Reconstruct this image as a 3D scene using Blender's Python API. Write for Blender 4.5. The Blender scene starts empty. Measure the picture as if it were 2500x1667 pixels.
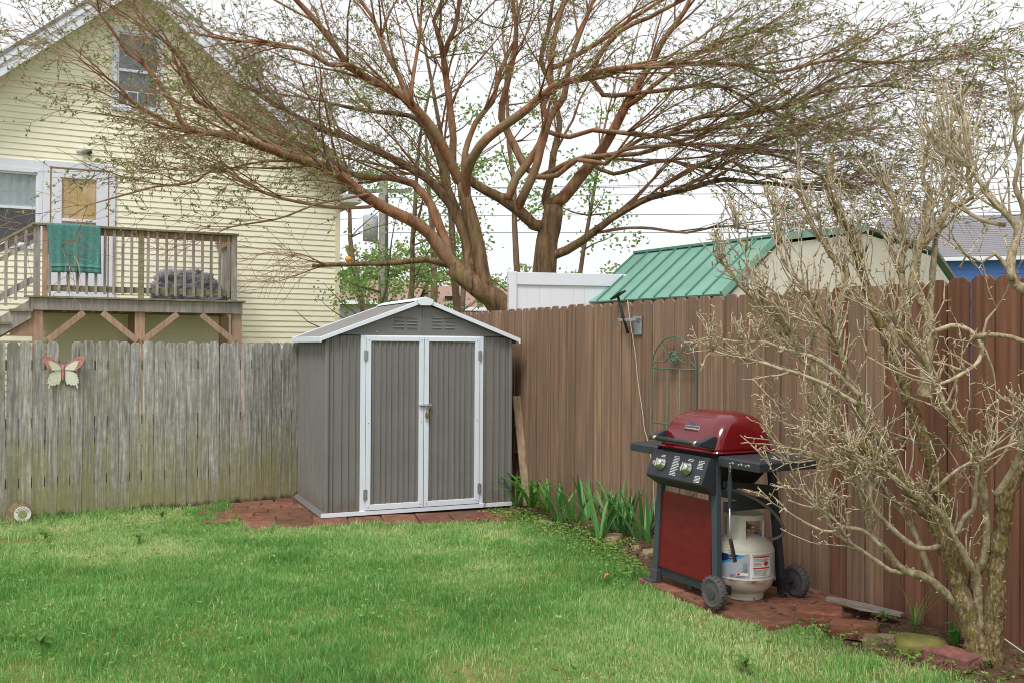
import bpy, math, random
import numpy as np
from mathutils import Vector, Matrix, noise as mnoise

# ------------------------------------------------------------------ camera, sky, sun, exposure
F, EYE, ROLL = 2332.0, 1.53, 0.006
PITCH = math.atan(12.5 / F)
SC = bpy.context.scene
COL = SC.collection
R = math.radians
cam_d = bpy.data.cameras.new('camera')
cam_d.sensor_width = 36.0
cam_d.lens = F / 2500.0 * 36.0
cam_d.clip_end = 2000.0
cam = bpy.data.objects.new('camera', cam_d)
COL.objects.link(cam)
cam.matrix_world = Matrix.Translation((0, 0, EYE)) @ (Matrix.Rotation(math.pi / 2 + PITCH, 4, 'X') @ Matrix.Rotation(ROLL, 4, 'Z'))
SC.camera = cam

SUN_EL, SUN_AZ = R(58), R(200)        # azimuth clockwise from +Y
world = bpy.data.worlds.new('World')
SC.world = world
world.use_nodes = True
wn, wl = world.node_tree.nodes, world.node_tree.links
wn.clear()
sky = wn.new('ShaderNodeTexSky')
sky.sky_type = 'NISHITA'
sky.sun_disc = False
sky.sun_elevation = SUN_EL
sky.sun_rotation = SUN_AZ
sky.air_density = 1.0
sky.dust_density = 4.0
sky.ozone_density = 1.0
hs = wn.new('ShaderNodeHueSaturation')
hs.inputs['Saturation'].default_value = 0.10
mx = wn.new('ShaderNodeMix')
mx.data_type = 'RGBA'
mx.inputs['Factor'].default_value = 0.80
mx.inputs['B'].default_value = (9.6, 9.75, 10.0, 1)      # even overcast layer
bg = wn.new('ShaderNodeBackground')
bg.inputs['Strength'].default_value = 0.070
wo = wn.new('ShaderNodeOutputWorld')
wl.new(sky.outputs['Color'], hs.inputs['Color'])
wl.new(hs.outputs['Color'], mx.inputs['A'])
wl.new(mx.outputs['Result'], bg.inputs['Color'])
wl.new(bg.outputs['Background'], wo.inputs['Surface'])
sun_d = bpy.data.lights.new('sun', 'SUN')
sun_d.energy = 1.5
sun_d.angle = R(18)
sun_d.color = (1.0, 0.97, 0.92)
sun = bpy.data.objects.new('sun', sun_d)
COL.objects.link(sun)
sv = Vector((math.sin(SUN_AZ) * math.cos(SUN_EL), math.cos(SUN_AZ) * math.cos(SUN_EL), math.sin(SUN_EL)))
sun.rotation_euler = (-sv).to_track_quat('-Z', 'Y').to_euler()
sun.location = sv * 30
vs = SC.view_settings
vs.view_transform = 'Standard'
vs.look = 'None'
vs.exposure = 0.76
vs.gamma = 1.0
SC.cycles.max_bounces = 8
SC.cycles.transparent_max_bounces = 12
SC.cycles.use_denoising = True
SC.cycles.denoiser = 'OPENIMAGEDENOISE'
SC.cycles.denoising_input_passes = 'RGB_ALBEDO_NORMAL'
SC.cycles.denoising_prefilter = 'ACCURATE'
SC.cycles.filter_width = 1.0

# ------------------------------------------------------------------ survey helpers: where a sight line meets the ground or a depth
def ray(px, py):
    x, y = (px - 1250) / F, -(py - 833.5) / F
    c, s = math.cos(ROLL), math.sin(ROLL)
    xr, yr = c * x - s * y, s * x + c * y
    cp, sp = math.cos(PITCH), math.sin(PITCH)
    return Vector((xr, cp - yr * sp, sp + yr * cp))
CAM = Vector((0, 0, EYE))
def gnd(px, py, z=0.0):
    d = ray(px, py)
    return CAM + d * ((z - EYE) / d.z)
def dep(px, py, Y):
    d = ray(px, py)
    return CAM + d * (Y / d.y)

# ------------------------------------------------------------------ mesh builder
class MB:
    def __init__(s):
        s.v, s.f = [], []
    def add(s, vs_, fs):
        n = len(s.v)
        s.v.extend([tuple(p) for p in vs_])
        s.f.extend([tuple(i + n for i in f) for f in fs])
        return s
    def box(s, a, b, m=None):
        x0, y0, z0 = a
        x1, y1, z1 = b
        p = [Vector(q) for q in ((x0, y0, z0), (x1, y0, z0), (x1, y1, z0), (x0, y1, z0), (x0, y0, z1), (x1, y0, z1), (x1, y1, z1), (x0, y1, z1))]
        if m is not None:
            p = [m @ q for q in p]
        return s.add(p, [(0, 3, 2, 1), (4, 5, 6, 7), (0, 1, 5, 4), (1, 2, 6, 5), (2, 3, 7, 6), (3, 0, 4, 7)])
    def bar(s, p, q, w, h, up=(0, 0, 1)):
        p, q = Vector(p), Vector(q)
        d = q - p
        L = d.length
        d.normalize()
        x = d.cross(Vector(up))
        if x.length < 1e-4:
            x = Vector((1, 0, 0))
        x.normalize()
        z = x.cross(d)
        m = Matrix.Translation(p) @ Matrix((x, d, z)).transposed().to_4x4()
        return s.box((-w / 2, 0, -h / 2), (w / 2, L, h / 2), m)
    def prism(s, poly, lo, hi, axis='y', m=None):
        """poly in 2D, extruded from lo to hi along an axis: 'y' takes (x,z), 'z' takes (x,y), 'x' takes (y,z)"""
        n = len(poly)
        def at(p, t):
            if axis == 'y': return Vector((p[0], t, p[1]))
            if axis == 'z': return Vector((p[0], p[1], t))
            return Vector((t, p[0], p[1]))
        P = [at(p, lo) for p in poly] + [at(p, hi) for p in poly]
        if m is not None:
            P = [m @ q for q in P]
        fs = [tuple(range(n)), tuple(range(2 * n - 1, n - 1, -1))]
        fs += [(i, n + i, n + (i + 1) % n, (i + 1) % n) for i in range(n)]
        return s.add(P, fs)
    def tube(s, pts, rad, n=6, cap=True, gnarl=None):
        pts = [Vector(p) for p in pts]
        k = len(pts)
        if not hasattr(rad, '__len__'):
            rad = [rad] * k
        base = len(s.v)
        N = None
        for i in range(k):
            t = pts[min(i + 1, k - 1)] - pts[max(i - 1, 0)]
            if t.length < 1e-9:
                t = Vector((0, 0, 1))
            t.normalize()
            if N is None:
                a = Vector((0, 0, 1)) if abs(t.z) < 0.9 else Vector((1, 0, 0))
                N = t.cross(a).normalized()
            else:
                N = N - t * N.dot(t)
                N.normalize()
            B = t.cross(N)
            for j in range(n):
                a = 2 * math.pi * j / n
                q = (N * math.cos(a) + B * math.sin(a)) * rad[i]
                if gnarl: q = q * (1 + gnarl[0] * mnoise.noise((pts[i] + q) * gnarl[1]) + gnarl[0] * 0.7 * mnoise.noise((pts[i] + q) * gnarl[1] * 2.3))
                p = pts[i] + q
                s.v.append((p.x, p.y, p.z))
        for i in range(k - 1):
            for j in range(n):
                a, b = base + i * n + j, base + i * n + (j + 1) % n
                s.f.append((a, b, b + n, a + n))
        if cap:
            s.f.append(tuple(base + j for j in range(n))[::-1])
            s.f.append(tuple(base + (k - 1) * n + j for j in range(n)))
        return s
    def lathe(s, prof, n=24, m=None, closed=False):
        """prof: (r, z) rings about local z"""
        base = len(s.v)
        for r, z in prof:
            for j in range(n):
                a = 2 * math.pi * j / n
                p = Vector((r * math.cos(a), r * math.sin(a), z))
                if m is not None:
                    p = m @ p
                s.v.append(tuple(p))
        k = len(prof)
        for i in range(k if closed else k - 1):
            i2 = (i + 1) % k
            for j in range(n):
                j2 = (j + 1) % n
                s.f.append((base + i * n + j, base + i * n + j2, base + i2 * n + j2, base + i2 * n + j))
        if not closed:
            s.f.append(tuple(base + j for j in range(n))[::-1])
            s.f.append(tuple(base + (k - 1) * n + j for j in range(n)))
        return s
    def loft(s, rings, capb=True, capt=True):
        base = len(s.v)
        n = len(rings[0])
        for r in rings:
            s.v.extend([tuple(p) for p in r])
        for i in range(len(rings) - 1):
            for j in range(n):
                j2 = (j + 1) % n
                s.f.append((base + i * n + j, base + i * n + j2, base + (i + 1) * n + j2, base + (i + 1) * n + j))
        if capb: s.f.append(tuple(base + j for j in range(n))[::-1])
        if capt: s.f.append(tuple(base + (len(rings) - 1) * n + j for j in range(n)))
        return s
    def mesh(s, name, mat=None, smooth=False):
        me = bpy.data.meshes.new(name)
        me.from_pydata(s.v, [], s.f)
        if mat is not None:
            for m in (mat if isinstance(mat, (list, tuple)) else [mat]):
                me.materials.append(m)
        if smooth:
            me.polygons.foreach_set('use_smooth', [True] * len(me.polygons))
        me.update()
        return me
    def build(s, name, mat, parent=None, smooth=False, bevel=0, loc=None, seg=2):
        return put(s.mesh(name, mat, smooth), name, parent, bevel, loc, seg)

def put(me, name, parent=None, bevel=0, loc=None, seg=2):
    o = bpy.data.objects.new(name, me)
    COL.objects.link(o)
    if parent is not None:
        o.parent = parent
    if loc is not None:
        o.location = loc
    if bevel:
        b = o.modifiers.new('bevel', 'BEVEL')
        b.width = bevel
        b.segments = seg
        b.limit_method = 'ANGLE'
        b.angle_limit = R(35)
    return o
def tag(o, label=None, cat=None, group=None, kind=None):
    if label: o['label'] = label
    if cat: o['category'] = cat
    if group: o['group'] = group
    if kind: o['kind'] = kind
    return o
def thing(name, label, cat, loc=(0, 0, 0), rz=0.0, group=None):
    o = bpy.data.objects.new(name, None)
    COL.objects.link(o)
    o.location = loc
    o.rotation_euler = (0, 0, rz)
    o.empty_display_size = 0.1
    return tag(o, label, cat, group)
def np_mesh(name, V, loops, nper, mat, attr=None):
    """V (n,3); loops flat vertex index array of polygons with nper corners each"""
    me = bpy.data.meshes.new(name)
    nv, nl = len(V), len(loops)
    npo = nl // nper
    me.vertices.add(nv)
    me.vertices.foreach_set('co', np.asarray(V, dtype=np.float32).ravel())
    me.loops.add(nl)
    me.loops.foreach_set('vertex_index', np.asarray(loops, dtype=np.int32))
    me.polygons.add(npo)
    me.polygons.foreach_set('loop_start', np.arange(0, nl, nper, dtype=np.int32))
    if attr is not None:
        for k, a in attr.items():
            at = me.attributes.new(k, 'FLOAT', 'POINT')
            at.data.foreach_set('value', np.asarray(a, dtype=np.float32))
    me.materials.append(mat)
    me.update(calc_edges=True)
    return me
def smooth_path(P, step):
    """Catmull-Rom resample; P list of vectors of any size as tuples"""
    P = [np.array(p, float) for p in P]
    out = []
    for i in range(len(P) - 1):
        p0, p1, p2, p3 = P[max(i - 1, 0)], P[i], P[i + 1], P[min(i + 2, len(P) - 1)]
        k = max(1, int(np.linalg.norm((p2 - p1)[:3]) / step))
        for j in range(k):
            t = j / k
            out.append(0.5 * ((2 * p1) + (-p0 + p2) * t + (2 * p0 - 5 * p1 + 4 * p2 - p3) * t * t + (-p0 + 3 * p1 - 3 * p2 + p3) * t ** 3))
    out.append(P[-1])
    return out

# ------------------------------------------------------------------ materials
def lin(r, g, b):
    f = lambda c: c / 12.92 if c <= 0.04045 else ((c + 0.055) / 1.055) ** 2.4
    return (f(r / 255), f(g / 255), f(b / 255), 1)
def new_mat(name):
    m = bpy.data.materials.new(name)
    m.use_nodes = True
    nt = m.node_tree
    return m, nt.nodes, nt.links, nt.nodes['Principled BSDF']
class NT:
    """a few shorthands for node graphs"""
    def __init__(s, name):
        s.m, s.n, s.l, s.b = new_mat(name)
    def node(s, t, **kw):
        x = s.n.new(t)
        for k, v in kw.items():
            setattr(x, k, v)
        return x
    def coord(s, scale=(1, 1, 1), which='Object', rnd=0.0):
        tc = s.node('ShaderNodeTexCoord')
        mp = s.node('ShaderNodeMapping')
        mp.inputs['Scale'].default_value = scale
        s.l.new(tc.outputs[which], mp.inputs['Vector'])
        if rnd:
            oi = s.node('ShaderNodeObjectInfo')
            mu = s.node('ShaderNodeMath', operation='MULTIPLY')
            mu.inputs[1].default_value = rnd
            s.l.new(oi.outputs['Random'], mu.inputs[0])
            s.l.new(mu.outputs[0], mp.inputs['Location'])
        return mp.outputs['Vector']
    def noise(s, vec, scale=5, detail=6, rough=0.6, dist=0.0):
        x = s.node('ShaderNodeTexNoise')
        x.inputs['Scale'].default_value = scale
        x.inputs['Detail'].default_value = detail
        x.inputs['Roughness'].default_value = rough
        x.inputs['Distortion'].default_value = dist
        if vec is not None: s.l.new(vec, x.inputs['Vector'])
        return x.outputs['Fac']
    def ramp(s, fac, stops):
        x = s.node('ShaderNodeValToRGB')
        e = x.color_ramp.elements
        while len(e) < len(stops): e.new(0.5)
        for k, (p, c) in enumerate(stops):
            e[k].position = p
            e[k].color = c if hasattr(c, '__len__') else (c, c, c, 1)
        s.l.new(fac, x.inputs['Fac'])
        return x.outputs['Color']
    def mix(s, fac, a, b, mode='MIX'):
        x = s.node('ShaderNodeMix', data_type='RGBA', blend_type=mode)
        for key, v in (('Factor', fac), ('A', a), ('B', b)):
            sock = [i for i in x.inputs if i.name == key and (i.type == 'RGBA' or (key == 'Factor' and i.type == 'VALUE'))][0]
            if hasattr(v, 'is_linked') or isinstance(v, bpy.types.NodeSocket): s.l.new(v, sock)
            else: sock.default_value = v
        return [o for o in x.outputs if o.type == 'RGBA'][0]
    def math(s, op, a, b=None):
        x = s.node('ShaderNodeMath', operation=op)
        for i, v in enumerate((a, b)):
            if v is None: continue
            if isinstance(v, bpy.types.NodeSocket): s.l.new(v, x.inputs[i])
            else: x.inputs[i].default_value = v
        return x.outputs[0]
    def rand(s):
        return s.node('ShaderNodeObjectInfo').outputs['Random']
    def attr(s, name):
        return s.node('ShaderNodeAttribute', attribute_name=name).outputs['Fac']
    def xyz(s, vec):
        x = s.node('ShaderNodeSeparateXYZ')
        s.l.new(vec, x.inputs[0])
        return x.outputs
    def col(s, c):
        if isinstance(c, bpy.types.NodeSocket): s.l.new(c, s.b.inputs['Base Color'])
        else: s.b.inputs['Base Color'].default_value = c
        return s
    def rough(s, r, metal=0.0, spec=None):
        if isinstance(r, bpy.types.NodeSocket): s.l.new(r, s.b.inputs['Roughness'])
        else: s.b.inputs['Roughness'].default_value = r
        s.b.inputs['Metallic'].default_value = metal
        if spec is not None: s.b.inputs['Specular IOR Level'].default_value = spec
        return s
    def bump(s, fac, strength=0.3, dist=0.01):
        x = s.node('ShaderNodeBump')
        x.inputs['Strength'].default_value = strength
        x.inputs['Distance'].default_value = dist
        s.l.new(fac, x.inputs['Height'])
        s.l.new(x.outputs['Normal'], s.b.inputs['Normal'])
        return s
def plain(name, c, rough=0.5, metal=0.0, var=0.12, scale=12, bump=0.0, spec=None):
    g = NT(name)
    v = g.coord((1, 1, 1))
    n = g.noise(v, scale, 5)
    d = tuple(x * (1 - var) for x in c[:3]) + (1,)
    e = tuple(min(1, x * (1 + var)) for x in c[:3]) + (1,)
    g.col(g.ramp(n, [(0.3, d), (0.7, e)])).rough(rough, metal, spec)
    if bump: g.bump(n, bump, 0.004)
    return g.m
def wood(name, cols, grain=(30, 30, 1.6), rough=0.85, bumps=0.5, algae=None, dark_top=None, var=0.35, rnd=37.0, zdark=None, dist=0.5, blot=(6, 6, 3.5)):
    g = NT(name)
    v = g.coord(grain, rnd=rnd)
    n = g.noise(v, 1.0, 8, 0.66, dist)
    v2 = g.coord(blot, rnd=rnd)
    n2 = g.noise(v2, 1.0, 5, 0.6)
    c = g.ramp(n, [(0.30, cols[0]), (0.52, cols[1]), (0.72, cols[2])])
    c = g.mix(g.ramp(n2, [(0.35, 0.0), (0.75, 0.75)]), c, cols[3])
    k = g.math('MULTIPLY_ADD', g.rand(), var)
    k.node.inputs[2].default_value = 1 - var * 0.55
    cc = g.node('ShaderNodeCombineColor')
    for i in range(3): g.l.new(k, cc.inputs[i])
    c = g.mix(1.0, c, cc.outputs[0], 'MULTIPLY')
    if algae:
        z = g.xyz(g.coord((1, 1, 1)))[2]
        v3 = g.coord((5, 5, 1.2), rnd=rnd)
        n3 = g.noise(v3, 1.0, 6, 0.65)
        hi, lo, col = algae
        mr = g.node('ShaderNodeMapRange')
        g.l.new(z, mr.inputs['Value'])
        mr.inputs['From Min'].default_value = lo
        mr.inputs['From Max'].default_value = hi
        mr.inputs['To Min'].default_value = 0.72
        mr.inputs['To Max'].default_value = 0.12
        f = g.ramp(g.math('ADD', g.math('MULTIPLY', g.math('SUBTRACT', n3, 0.5), 1.5), mr.outputs[0]), [(0.12, 0.0), (0.85, 0.9)])
        c = g.mix(f, c, col)
    if zdark:
        z = g.xyz(g.coord((1, 1, 1)))[2]
        n4 = g.noise(g.coord((14, 14, 2), rnd=rnd), 1.0, 5)
        f = g.ramp(g.math('SUBTRACT', g.math('MULTIPLY', n4, zdark[0] * 2), z), [(0.0, 0.0), (0.05, 0.88)])
        c = g.mix(f, c, zdark[1])
    g.col(c).rough(rough, spec=0.25).bump(n, bumps, 0.006)
    return g.m
def bark(name, cols, scale=(9, 9, 2.2), moss=None, bumps=0.7, rough=0.9, top=None):
    g = NT(name)
    n = g.noise(g.coord(scale), 1.0, 7, 0.65, 0.4)
    c = g.ramp(n, [(0.28, cols[0]), (0.5, cols[1]), (0.72, cols[2])])
    if moss:
        n2 = g.noise(g.coord((moss[0],) * 3), 1.0, 6, 0.7)
        c = g.mix(g.ramp(n2, [(moss[1], 0.0), (moss[1] + 0.14, 0.9)]), c, moss[2])
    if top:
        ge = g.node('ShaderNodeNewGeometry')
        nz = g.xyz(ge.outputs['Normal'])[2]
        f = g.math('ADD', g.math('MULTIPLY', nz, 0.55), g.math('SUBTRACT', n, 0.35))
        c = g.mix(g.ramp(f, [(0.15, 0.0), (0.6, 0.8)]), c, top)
    g.col(c).rough(rough, spec=0.2).bump(n, bumps, 0.012)
    return g.m
def leaf_mat(name, c1, c2, c3=None, attr=None, transl=0.35, rough=0.5):
    g = NT(name)
    fac = g.attr(attr) if attr else g.rand()
    st = [(0.0, c1), (1.0, c2)] if c3 is None else [(0.0, c1), (0.55, c2), (1.0, c3)]
    c = g.ramp(fac, st)
    g.col(c).rough(rough, spec=0.3)
    tr = g.node('ShaderNodeBsdfTranslucent')
    g.l.new(c, tr.inputs['Color'])
    ms = g.node('ShaderNodeMixShader')
    ms.inputs[0].default_value = transl
    g.l.new(g.b.outputs[0], ms.inputs[1])
    g.l.new(tr.outputs[0], ms.inputs[2])
    out = [x for x in g.n if x.type == 'OUTPUT_MATERIAL'][0]
    g.l.new(ms.outputs[0], out.inputs['Surface'])
    return g.m
M = {}
M['grey_wood'] = wood('weathered_grey_wood', [lin(92, 90, 87), lin(170, 167, 161), lin(228, 225, 219), lin(120, 117, 110)], grain=(60, 60, 3.0), bumps=1.0, dist=0.15, blot=(26, 26, 16),
                      algae=(0.95, -0.05, lin(134, 128, 74)), zdark=(0.075, lin(40, 38, 22)), var=0.42)
M['brown_wood'] = wood('stained_brown_wood', [lin(104, 79, 62), lin(142, 112, 91), lin(170, 140, 116), lin(116, 98, 87)], grain=(40, 40, 1.0), bumps=0.5, dist=0.15, blot=(9, 9, 2.0), var=0.34, zdark=(0.03, lin(66, 52, 44)))
M['red_wood'] = wood('stained_redbrown_wood', [lin(92, 60, 45), lin(128, 86, 66), lin(150, 107, 85), lin(112, 84, 70)], grain=(40, 40, 1.0), bumps=0.5, dist=0.15, blot=(9, 9, 2.0), var=0.32, zdark=(0.05, lin(84, 74, 68)))
M['deck_wood'] = wood('deck_grey_wood', [lin(126, 118, 112), lin(170, 162, 156), lin(200, 194, 190), lin(146, 138, 130)], grain=(26, 26, 3), bumps=0.4, var=0.3)
M['deck_warm'] = wood('deck_sheltered_wood', [lin(146, 116, 98), lin(182, 152, 132), lin(206, 178, 158), lin(164, 134, 116)], grain=(26, 26, 2), bumps=0.3, var=0.25)
M['deck_mossy'] = wood('deck_mossy_wood', [lin(112, 108, 84), lin(152, 146, 120), lin(182, 176, 150), lin(122, 118, 88)], grain=(8, 26, 26), bumps=0.3, var=0.2)
M['old_plank'] = wood('old_plank_wood', [lin(112, 104, 96), lin(158, 150, 142), lin(190, 184, 178), lin(130, 118, 106)], grain=(2, 40, 40), bumps=0.9, var=0.1)
M['ladder_wood'] = wood('ladder_wood', [lin(118, 96, 74), lin(160, 140, 116), lin(188, 172, 150), lin(136, 112, 86)], grain=(30, 30, 2), bumps=0.4)
M['siding'] = plain('cream_vinyl_siding', lin(247, 242, 219), 0.55, var=0.045, scale=1.3, bump=0.05)
M['cream_trim'] = plain('cream_trim', lin(236, 228, 196), 0.5, var=0.03)
M['white_trim'] = plain('white_house_trim', lin(226, 230, 240), 0.45, var=0.03)
M['soffit'] = plain('soffit_white', lin(206, 208, 208), 0.6, var=0.05)
M['shingle'] = plain('grey_shingle', lin(134, 132, 136), 0.9, var=0.25, scale=40, bump=0.4)
M['dark'] = plain('dark_room', lin(34, 34, 36), 0.9)
M['curtain'] = plain('sheer_curtain', lin(178, 186, 190), 0.9, var=0.12, scale=6)
M['lace'] = plain('dark_curtain', lin(104, 112, 124), 0.9, var=0.35, scale=14)
M['door_wood'] = wood('pine_door', [lin(216, 172, 116), lin(234, 196, 140), lin(242, 212, 160), lin(226, 184, 124)], grain=(16, 16, 1.2), bumps=0.1, var=0.05, rough=0.5)
M['shed_grey'] = plain('shed_grey_steel', lin(132, 131, 131), 0.30, var=0.04, scale=3, spec=0.5)
g = NT('shed_panel_steel'); n = g.noise(g.coord((14, 14, 5)), 1, 7, 0.7); z = g.xyz(g.coord())[2]; n1 = g.noise(g.coord((3, 3, 3)), 1, 3)
f = g.ramp(g.math('SUBTRACT', g.math('MULTIPLY', n, 0.36), z), [(0.02, 0.0), (0.16, 0.55)])
g.col(g.mix(f, g.ramp(n1, [(0.3, lin(119, 116, 114)), (0.7, lin(128, 125, 123))]), lin(104, 84, 66))).rough(g.ramp(n, [(0.3, 0.26), (0.8, 0.42)]))
M['shed_grey'] = g.m
M['shed_gable'] = plain('shed_gable_grey_steel', lin(118, 117, 117), 0.42, var=0.04, scale=3)
M['shed_white'] = plain('shed_white_steel', lin(222, 229, 238), 0.4, var=0.03, scale=5)
M['zinc'] = plain('galvanised_metal', lin(176, 178, 182), 0.35, 0.75, var=0.15, scale=60)
M['bright_steel'] = plain('bright_steel', lin(200, 198, 190), 0.22, 0.95, var=0.08)
M['brass'] = plain('old_brass', lin(170, 150, 110), 0.4, 0.8, var=0.15)
M['black_paint'] = plain('black_enamel', lin(50, 55, 62), 0.42, var=0.10, scale=9, bump=0.03)
M['black_plastic'] = plain('black_plastic', lin(44, 48, 54), 0.5, var=0.08)
M['slate_paint'] = plain('blue_black_enamel', lin(66, 76, 86), 0.36, var=0.08, scale=8)
M['fire_black'] = plain('firebox_black', lin(24, 24, 25), 0.7, var=0.2)
M['rubber'] = plain('grey_rubber', lin(82, 80, 80), 0.85, var=0.15, scale=30, bump=0.2)
M['hose'] = plain('grey_hose', lin(112, 110, 108), 0.45)
M['hub'] = plain('grey_hub_plastic', lin(70, 70, 74), 0.6, var=0.1)
g = NT('red_enamel'); g.col(g.ramp(g.noise(g.coord(), 3, 4), [(0.3, lin(98, 10, 18)), (0.7, lin(112, 14, 22))])).rough(0.16); g.b.inputs['Coat Weight'].default_value = 0.5; g.b.inputs['Coat Roughness'].default_value = 0.06
M['red_enamel'] = g.m
g = NT('red_panel_paint'); n = g.noise(g.coord((3, 3, 9)), 2, 7, 0.7); g.col(g.ramp(n, [(0.3, lin(98, 18, 26)), (0.7, lin(120, 25, 33))])).rough(g.ramp(n, [(0.3, 0.3), (0.8, 0.55)]))
M['red_panel'] = g.m
g = NT('tank_paint'); n = g.noise(g.coord((8, 8, 14)), 1, 6, 0.65); z = g.xyz(g.coord())[2]
band = g.ramp(z, [(0.075, 0.0), (0.105, 1.0), (0.125, 1.0), (0.14, 0.0)]); rust = g.math('MULTIPLY', g.ramp(n, [(0.42, 0.0), (0.6, 1.0)]), band)
g.col(g.mix(rust, g.ramp(n, [(0.3, lin(186, 180, 166)), (0.7, lin(208, 203, 190))]), lin(142, 92, 48))).rough(0.45)
M['tank'] = g.m
M['label_grey'] = plain('tank_label_grey', lin(168, 172, 182), 0.4, var=0.04)
M['label_white'] = plain('tank_label_white', lin(222, 222, 220), 0.4, var=0.04)
M['print_red'] = plain('print_red', lin(196, 48, 44), 0.4, var=0.05)
M['print_dark'] = plain('print_dark', lin(70, 74, 90), 0.5, var=0.05)
M['print_navy'] = plain('print_navy', lin(28, 44, 110), 0.4, var=0.05)
M['print_sky'] = plain('print_sky', lin(52, 150, 214), 0.4, var=0.05)
M['print_white'] = plain('print_white', lin(220, 222, 224), 0.5, var=0.03)
M['trellis'] = plain('trellis_green_paint', lin(78, 112, 92), 0.55, var=0.25, scale=40)
M['paver'] = wood('red_paver', [lin(92, 60, 48), lin(134, 86, 70), lin(160, 112, 96), lin(96, 80, 62)], grain=(13, 13, 13), blot=(5, 5, 5), bumps=0.8, var=0.4, rough=0.92)
M['brick_red'] = wood('garden_brick', [lin(92, 56, 44), lin(132, 80, 62), lin(158, 108, 90), lin(104, 84, 62)], grain=(30, 30, 30), bumps=0.7, var=0.25, rough=0.95)
M['brick_pink'] = wood('pink_brick', [lin(100, 62, 58), lin(142, 90, 84), lin(168, 116, 110), lin(110, 84, 74)], grain=(30, 30, 30), bumps=0.7, var=0.1, rough=0.95)
M['stone_moss'] = wood('mossy_stone', [lin(96, 92, 48), lin(130, 126, 72), lin(158, 150, 104), lin(104, 106, 46)], grain=(10, 10, 40), bumps=0.8, var=0.2, rough=0.95)
M['stone'] = wood('tan_stone', [lin(126, 106, 84), lin(160, 138, 112), lin(182, 160, 134), lin(116, 104, 78)], grain=(12, 12, 12), bumps=0.7, var=0.3, rough=0.95)
M['rock'] = wood('brown_rock', [lin(96, 78, 58), lin(140, 118, 92), lin(176, 154, 124), lin(92, 84, 56)], grain=(9, 9, 9), bumps=0.9, var=0.1, rough=0.95)
M['green_roof'] = plain('green_metal_roof', lin(120, 164, 148), 0.5, var=0.13, scale=2.2)
M['green_dark'] = plain('green_metal_seam', lin(94, 138, 124), 0.45, var=0.07)
M['barn_wall'] = plain('barn_cream_wall', lin(214, 208, 196), 0.7, var=0.03, scale=5)
M['vinyl'] = plain('white_vinyl', lin(222, 222, 230), 0.4, var=0.02, scale=3)
M['blue_siding'] = plain('blue_vinyl', lin(100, 146, 236), 0.5, var=0.05)
M['far_roof'] = plain('brown_shingle', lin(150, 122, 110), 0.95, var=0.2, scale=8)
M['far_grey'] = plain('far_grey_siding', lin(176, 176, 184), 0.7, var=0.04)
M['pole_wood'] = plain('pole_wood', lin(134, 126, 120), 0.95, var=0.2, scale=9)
M['wire'] = plain('black_wire', lin(46, 46, 50), 0.6)
M['pale_cord'] = plain('pale_cord', lin(190, 184, 170), 0.6)
M['towel'] = plain('teal_towel', lin(84, 136, 132), 0.95, var=0.2, scale=30, bump=0.6)
M['towel_band'] = plain('teal_towel_band', lin(92, 160, 148), 0.9, var=0.08)
M['tarp'] = plain('grey_tarp', lin(146, 146, 154), 0.3, var=0.3, scale=7)
M['butter_cream'] = plain('butterfly_cream', lin(216, 218, 196), 0.6, var=0.06, scale=25)
M['butter_red'] = plain('butterfly_red', lin(188, 128, 118), 0.6, var=0.35, scale=35)
M['plaque'] = plain('plaque_white', lin(196, 196, 190), 0.7, var=0.12, scale=40)
M['olive_paint'] = plain('plaque_olive', lin(128, 130, 84), 0.7, var=0.4, scale=60)
M['orange'] = plain('orange_plastic', lin(238, 170, 84), 0.6)
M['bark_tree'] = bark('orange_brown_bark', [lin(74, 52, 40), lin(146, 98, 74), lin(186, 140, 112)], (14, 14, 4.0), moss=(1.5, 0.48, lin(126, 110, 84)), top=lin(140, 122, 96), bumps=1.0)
M['bark_trunk'] = bark('grey_brown_bark', [lin(52, 40, 32), lin(112, 88, 66), lin(150, 124, 94)], (16, 16, 2.4), moss=(2.0, 0.54, lin(116, 104, 64)), bumps=1.2)
M['twig'] = bark('reddish_twig', [lin(112, 88, 74), lin(156, 122, 104), lin(184, 156, 138)], (3, 3, 3), bumps=0.1)
M['bark_far'] = bark('far_bark', [lin(74, 60, 50), lin(120, 98, 82), lin(144, 122, 104)], (6, 6, 2), bumps=0.3)
M['bark_bush'] = bark('mossy_shrub_bark', [lin(60, 48, 34), lin(130, 110, 80), lin(196, 180, 148)], (80, 80, 34), moss=(22, 0.50, lin(120, 112, 46)), bumps=1.0)
M['bush_stem'] = bark('shrub_stem_bark', [lin(96, 82, 60), lin(158, 142, 114), lin(202, 190, 166)], (50, 50, 24), moss=(7, 0.55, lin(132, 122, 56)), bumps=0.9)
M['bush_twig'] = bark('pale_shrub_twig', [lin(120, 106, 88), lin(182, 166, 142), lin(216, 204, 184)], (26, 26, 26), moss=(6, 0.58, lin(150, 142, 84)), bumps=0.4)
M['bud'] = leaf_mat('opening_bud', lin(100, 112, 62), lin(138, 150, 88), lin(164, 182, 104), attr='tint', transl=0.25)
M['bush_bud'] = leaf_mat('shrub_bud', lin(140, 140, 66), lin(160, 166, 84), lin(174, 180, 110), attr='tint', transl=0.25)
M['spring_leaf'] = leaf_mat('spring_leaf', lin(104, 138, 70), lin(134, 168, 92), lin(164, 190, 120), attr='tint', transl=0.45)
M['far_leaf'] = leaf_mat('far_leaf', lin(110, 132, 76), lin(146, 162, 96), lin(172, 178, 110), attr='tint', transl=0.4)
M['grass'] = leaf_mat('grass_blade', lin(92, 146, 70), lin(138, 188, 104), lin(208, 218, 160), attr='tint', transl=0.35, rough=0.55)
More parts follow.
